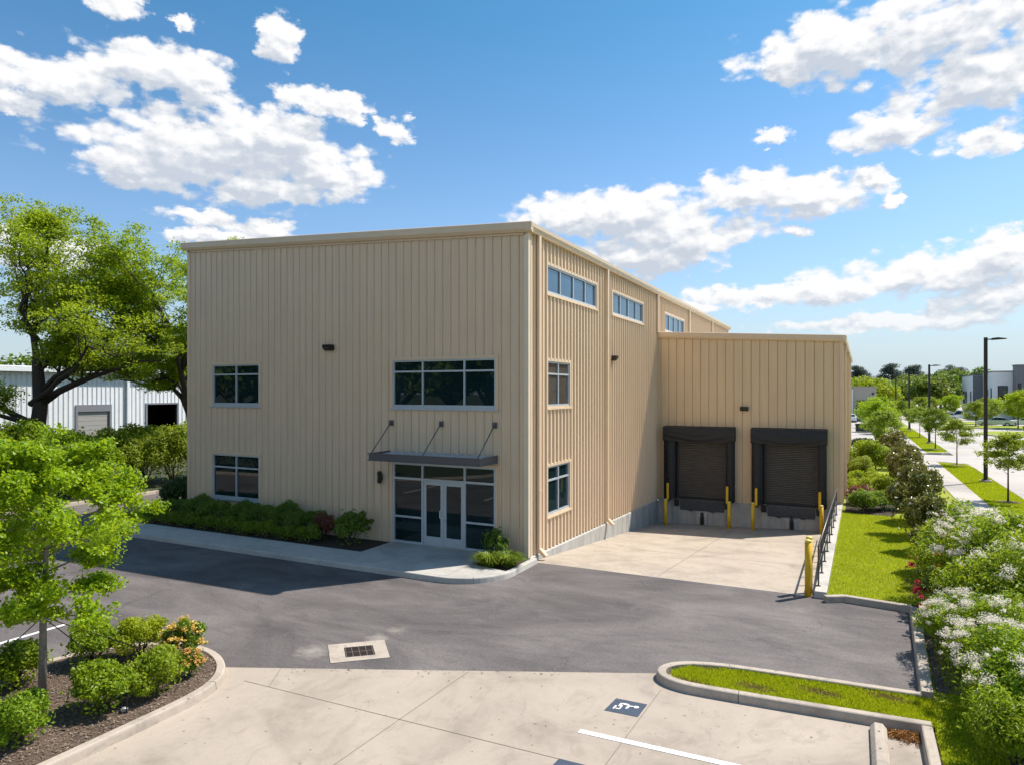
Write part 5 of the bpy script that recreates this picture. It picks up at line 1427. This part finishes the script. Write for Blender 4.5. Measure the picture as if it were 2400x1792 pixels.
w = bpy.data.worlds.new('World'); SC.world = w; w.use_nodes = True
nt = w.node_tree; bg = nt.nodes['Background']
sky = nt.nodes.new('ShaderNodeTexSky'); sky.sky_type = 'NISHITA'; sky.sun_disc = False
sky.sun_elevation = el; sky.sun_rotation = az; sky.altitude = 50; sky.air_density = 1.0; sky.dust_density = .6; sky.ozone_density = 2.0
SKY = .085
EXP = .46
bg.inputs['Strength'].default_value = SKY
CL = [(-0.865, 0.306, 0.166, 0.054), (-0.90, 0.325, 0.055, 0.028), (-0.788, 0.34, 0.073, 0.034), (-0.969, 0.280, 0.060, 0.027), (-0.739, 0.301, 0.069, 0.036), (-0.818, 0.273, 0.101, 0.021), (-1.055, 0.362, 0.080, 0.028), (-0.937, 0.398, 0.080, 0.028), (-1.10, 0.335, 0.05, 0.014), (-0.888, 0.379, 0.051, 0.016), (-0.99, 0.451, 0.03, 0.019), (-0.788, 0.454, 0.026, 0.026), (-0.913, 0.452, 0.018, 0.007), (-0.739, 0.387, 0.06, 0.015), (-0.694, 0.383, 0.017, 0.017), (-0.632, 0.361, 0.023, 0.016), (-0.877, 0.229, 0.057, 0.012), (-0.809, 0.217, 0.042, 0.015), (-0.871, 0.203, 0.057, 0.01), (-0.024, 0.429, 0.105, 0.036), (0.086, 0.426, 0.128, 0.043), (0.138, 0.371, 0.092, 0.036), (-0.081, 0.423, 0.052, 0.026), (0.04, 0.324, 0.061, 0.022), (0.143, 0.295, 0.046, 0.019), (-0.102, 0.337, 0.024, 0.011), (-0.307, 0.249, 0.125, 0.035), (-0.373, 0.248, 0.067, 0.019), (-0.235, 0.218, 0.115, 0.033), (-0.129, 0.269, 0.085, 0.025), (-0.052, 0.258, 0.074, 0.026), (0.025, 0.269, 0.02, 0.012), (-0.267, 0.188, 0.085, 0.026), (0.043, 0.236, 0.013, 0.007), (-0.072, 0.213, 0.016, 0.008), (0.086, 0.147, 0.118, 0.028), (0.148, 0.16, 0.059, 0.024), (-0.11, 0.13, 0.089, 0.016), (-0.024, 0.134, 0.072, 0.018), (0.157, 0.113, 0.067, 0.02), (0.04, 0.089, 0.13, 0.012), (-1.09, 0.172, 0.04, 0.027), (-1.024, 0.162, 0.034, 0.02), (-0.203, 0.114, 0.038, 0.009),
      (2.6, .5, .5, .12), (-2.2, .45, .4, .1), (1.3, .55, .4, .12), (-2.9, .3, .4, .08)]
# clouds: soft ellipses on the sky (azimuth, elevation), broken up by noise
grp = bpy.data.node_groups.new('clouds', 'ShaderNodeTree')
grp.interface.new_socket('Dir', in_out='INPUT', socket_type='NodeSocketVector')
grp.interface.new_socket('Density', in_out='OUTPUT', socket_type='NodeSocketFloat')
gi_ = grp.nodes.new('NodeGroupInput'); go_ = grp.nodes.new('NodeGroupOutput')
def V_(op, a=None, b=None, **k):
    n = grp.nodes.new('ShaderNodeVectorMath'); n.operation = op
    for i, x in ((0, a), (1, b)):
        if x is None: continue
        if hasattr(x, 'is_linked'): grp.links.new(x, n.inputs[i])
        else: n.inputs[i].default_value = x
    return n
def M_(op, a, b=None, c=None):
    n = grp.nodes.new('ShaderNodeMath'); n.operation = op
    for i, x in ((0, a), (1, b), (2, c)):
        if x is None: continue
        if hasattr(x, 'is_linked'): grp.links.new(x, n.inputs[i])
        else: n.inputs[i].default_value = x
    return n.outputs[0]
ang = gi_.outputs['Dir']                       # (azimuth, elevation, 0)
wn = N(grp, 'ShaderNodeTexNoise', p_noise_dimensions='2D', Scale=24., Detail=8., Roughness=.66); 
sc2 = V_('MULTIPLY', ang, (1, 1.7, 1)).outputs[0]
grp.links.new(sc2, wn.inputs['Vector'])
off = V_('SUBTRACT', wn.outputs['Color'], (.5, .5, .5)).outputs[0]
off = V_('MULTIPLY', off, (.06, .036, 0)).outputs[0]
pos = V_('ADD', ang, off).outputs[0]
acc = None
for a, e, ra, re in CL:
    d = V_('SUBTRACT', pos, (a, e, 0)).outputs[0]
    d = V_('MULTIPLY', d, (.93 / ra, .90 / re, 0)).outputs[0]
    L = V_('LENGTH', d).outputs['Value']
    acc = L if acc is None else M_('SMOOTH_MIN', acc, L, .15)
def billow(scale, smooth):
    vo = grp.nodes.new('ShaderNodeTexVoronoi'); vo.voronoi_dimensions = '2D'; vo.feature = 'SMOOTH_F1'; vo.inputs['Scale'].default_value = scale; vo.inputs['Smoothness'].default_value = smooth
    grp.links.new(V_('ADD', sc2, V_('MULTIPLY', off, (.35, .35, 0)).outputs[0]).outputs[0], vo.inputs['Vector']); return vo.outputs['Distance']
nz = N(grp, 'ShaderNodeTexNoise', p_noise_dimensions='2D', Scale=13., Detail=10., Roughness=.62); grp.links.new(sc2, nz.inputs['Vector'])
nn = M_('MULTIPLY', M_('SUBTRACT', nz.outputs['Fac'], .5), 1.5)
nn = M_('ADD', nn, M_('MULTIPLY', M_('SUBTRACT', .42, billow(24., .35)), .75))
nn = M_('ADD', nn, M_('MULTIPLY', M_('SUBTRACT', .42, billow(62., .3)), .30))
fade = M_('MINIMUM', M_('MAXIMUM', M_('DIVIDE', M_('SUBTRACT', 1.75, acc), .6), 0.), 1.)
den = M_('ADD', M_('SUBTRACT', 1.13, acc), M_('MULTIPLY', nn, fade))
grp.links.new(den, go_.inputs['Density'])

tc = nt.nodes.new('ShaderNodeTexCoord')
sx = nt.nodes.new('ShaderNodeSeparateXYZ'); nt.links.new(tc.outputs['Generated'], sx.inputs[0])
def WM(op, a, b=None, c=None, clamp=False):
    n = nt.nodes.new('ShaderNodeMath'); n.operation = op; n.use_clamp = clamp
    for i, x in ((0, a), (1, b), (2, c)):
        if x is None: continue
        if hasattr(x, 'is_linked'): nt.links.new(x, n.inputs[i])
        else: n.inputs[i].default_value = x
    return n.outputs[0]
azn = WM('ARCTAN2', sx.outputs[0], sx.outputs[1]); eln = WM('ARCSINE', sx.outputs[2])
def dens(doff):
    cb = nt.nodes.new('ShaderNodeCombineXYZ')
    nt.links.new(WM('ADD', azn, doff[0]), cb.inputs[0]); nt.links.new(WM('ADD', eln, doff[1]), cb.inputs[1])
    g = nt.nodes.new('ShaderNodeGroup'); g.node_tree = grp; nt.links.new(cb.outputs[0], g.inputs[0]); return g.outputs[0]
d0 = dens((0, 0)); d1 = dens((.010, .034)); d2 = dens((.004, .008))
def smooth(x, a, b):
    n = nt.nodes.new('ShaderNodeMapRange'); n.interpolation_type = 'SMOOTHSTEP'
    nt.links.new(x, n.inputs['Value']); n.inputs['From Min'].default_value = a; n.inputs['From Max'].default_value = b
    return n.outputs['Result']
alpha = smooth(d0, -.06, .44)
lit = WM('MULTIPLY', WM('SUBTRACT', d0, d2), 1.1)
shade = WM('SUBTRACT', WM('MULTIPLY', smooth(d1, -.1, .95), .9), lit, clamp=True)
cw = 1.0 / SKY / 2 ** EXP
ccol = mixc(nt, shade, (cw, cw, cw * 1.01), (cw * .60, cw * .66, cw * .75))
# far clouds pale into the horizon air
hz = smooth(eln, -.05, .15)
ccol = mixc(nt, hz, (cw * .78, cw * .86, cw * .92), ccol)
tint = ramp(nt, eln, [(.0, (1.05, 1.13, 1.22)), (.25, (1.07, 1.29, 1.42)), (.5, (.58, 1.17, 1.34))])
skyc = mixc(nt, 1., sky.outputs[0], tint, 'MULTIPLY')
e_ = 1 / SKY / 2 ** EXP
air = smooth(eln, .26, -.02)
skyc = mixc(nt, WM('MULTIPLY', air, air), skyc, (.60 * e_, .715 * e_, .80 * e_))
al = WM('MULTIPLY', alpha, WM('MULTIPLY_ADD', hz, .25, .75))
col = mixc(nt, al, skyc, ccol)
nt.links.new(col, bg.inputs['Color'])

cam = bpy.data.cameras.new('camera'); co = bpy.data.objects.new('camera', cam); COL.objects.link(co)
co.location = (8.80, -18.66, 5.15); co.rotation_euler = (PI / 2, 0, math.atan2(.44721, .89443))
cam.sensor_width = 36; cam.lens = 24.0; cam.shift_y = 21 / 2400
cam.clip_start = .1; cam.clip_end = 3000
SC.camera = co
SC.view_settings.view_transform = 'Standard'; SC.view_settings.look = 'None'
SC.view_settings.exposure = EXP; SC.view_settings.gamma = 1
SC.cycles.use_denoising = True; SC.cycles.max_bounces = 7; SC.cycles.transparent_max_bounces = 8
SC.cycles.diffuse_bounces = 3; SC.cycles.glossy_bounces = 3
SC.cycles.sample_clamp_indirect = 6
SC.cycles.use_adaptive_sampling = True; SC.cycles.adaptive_threshold = .02
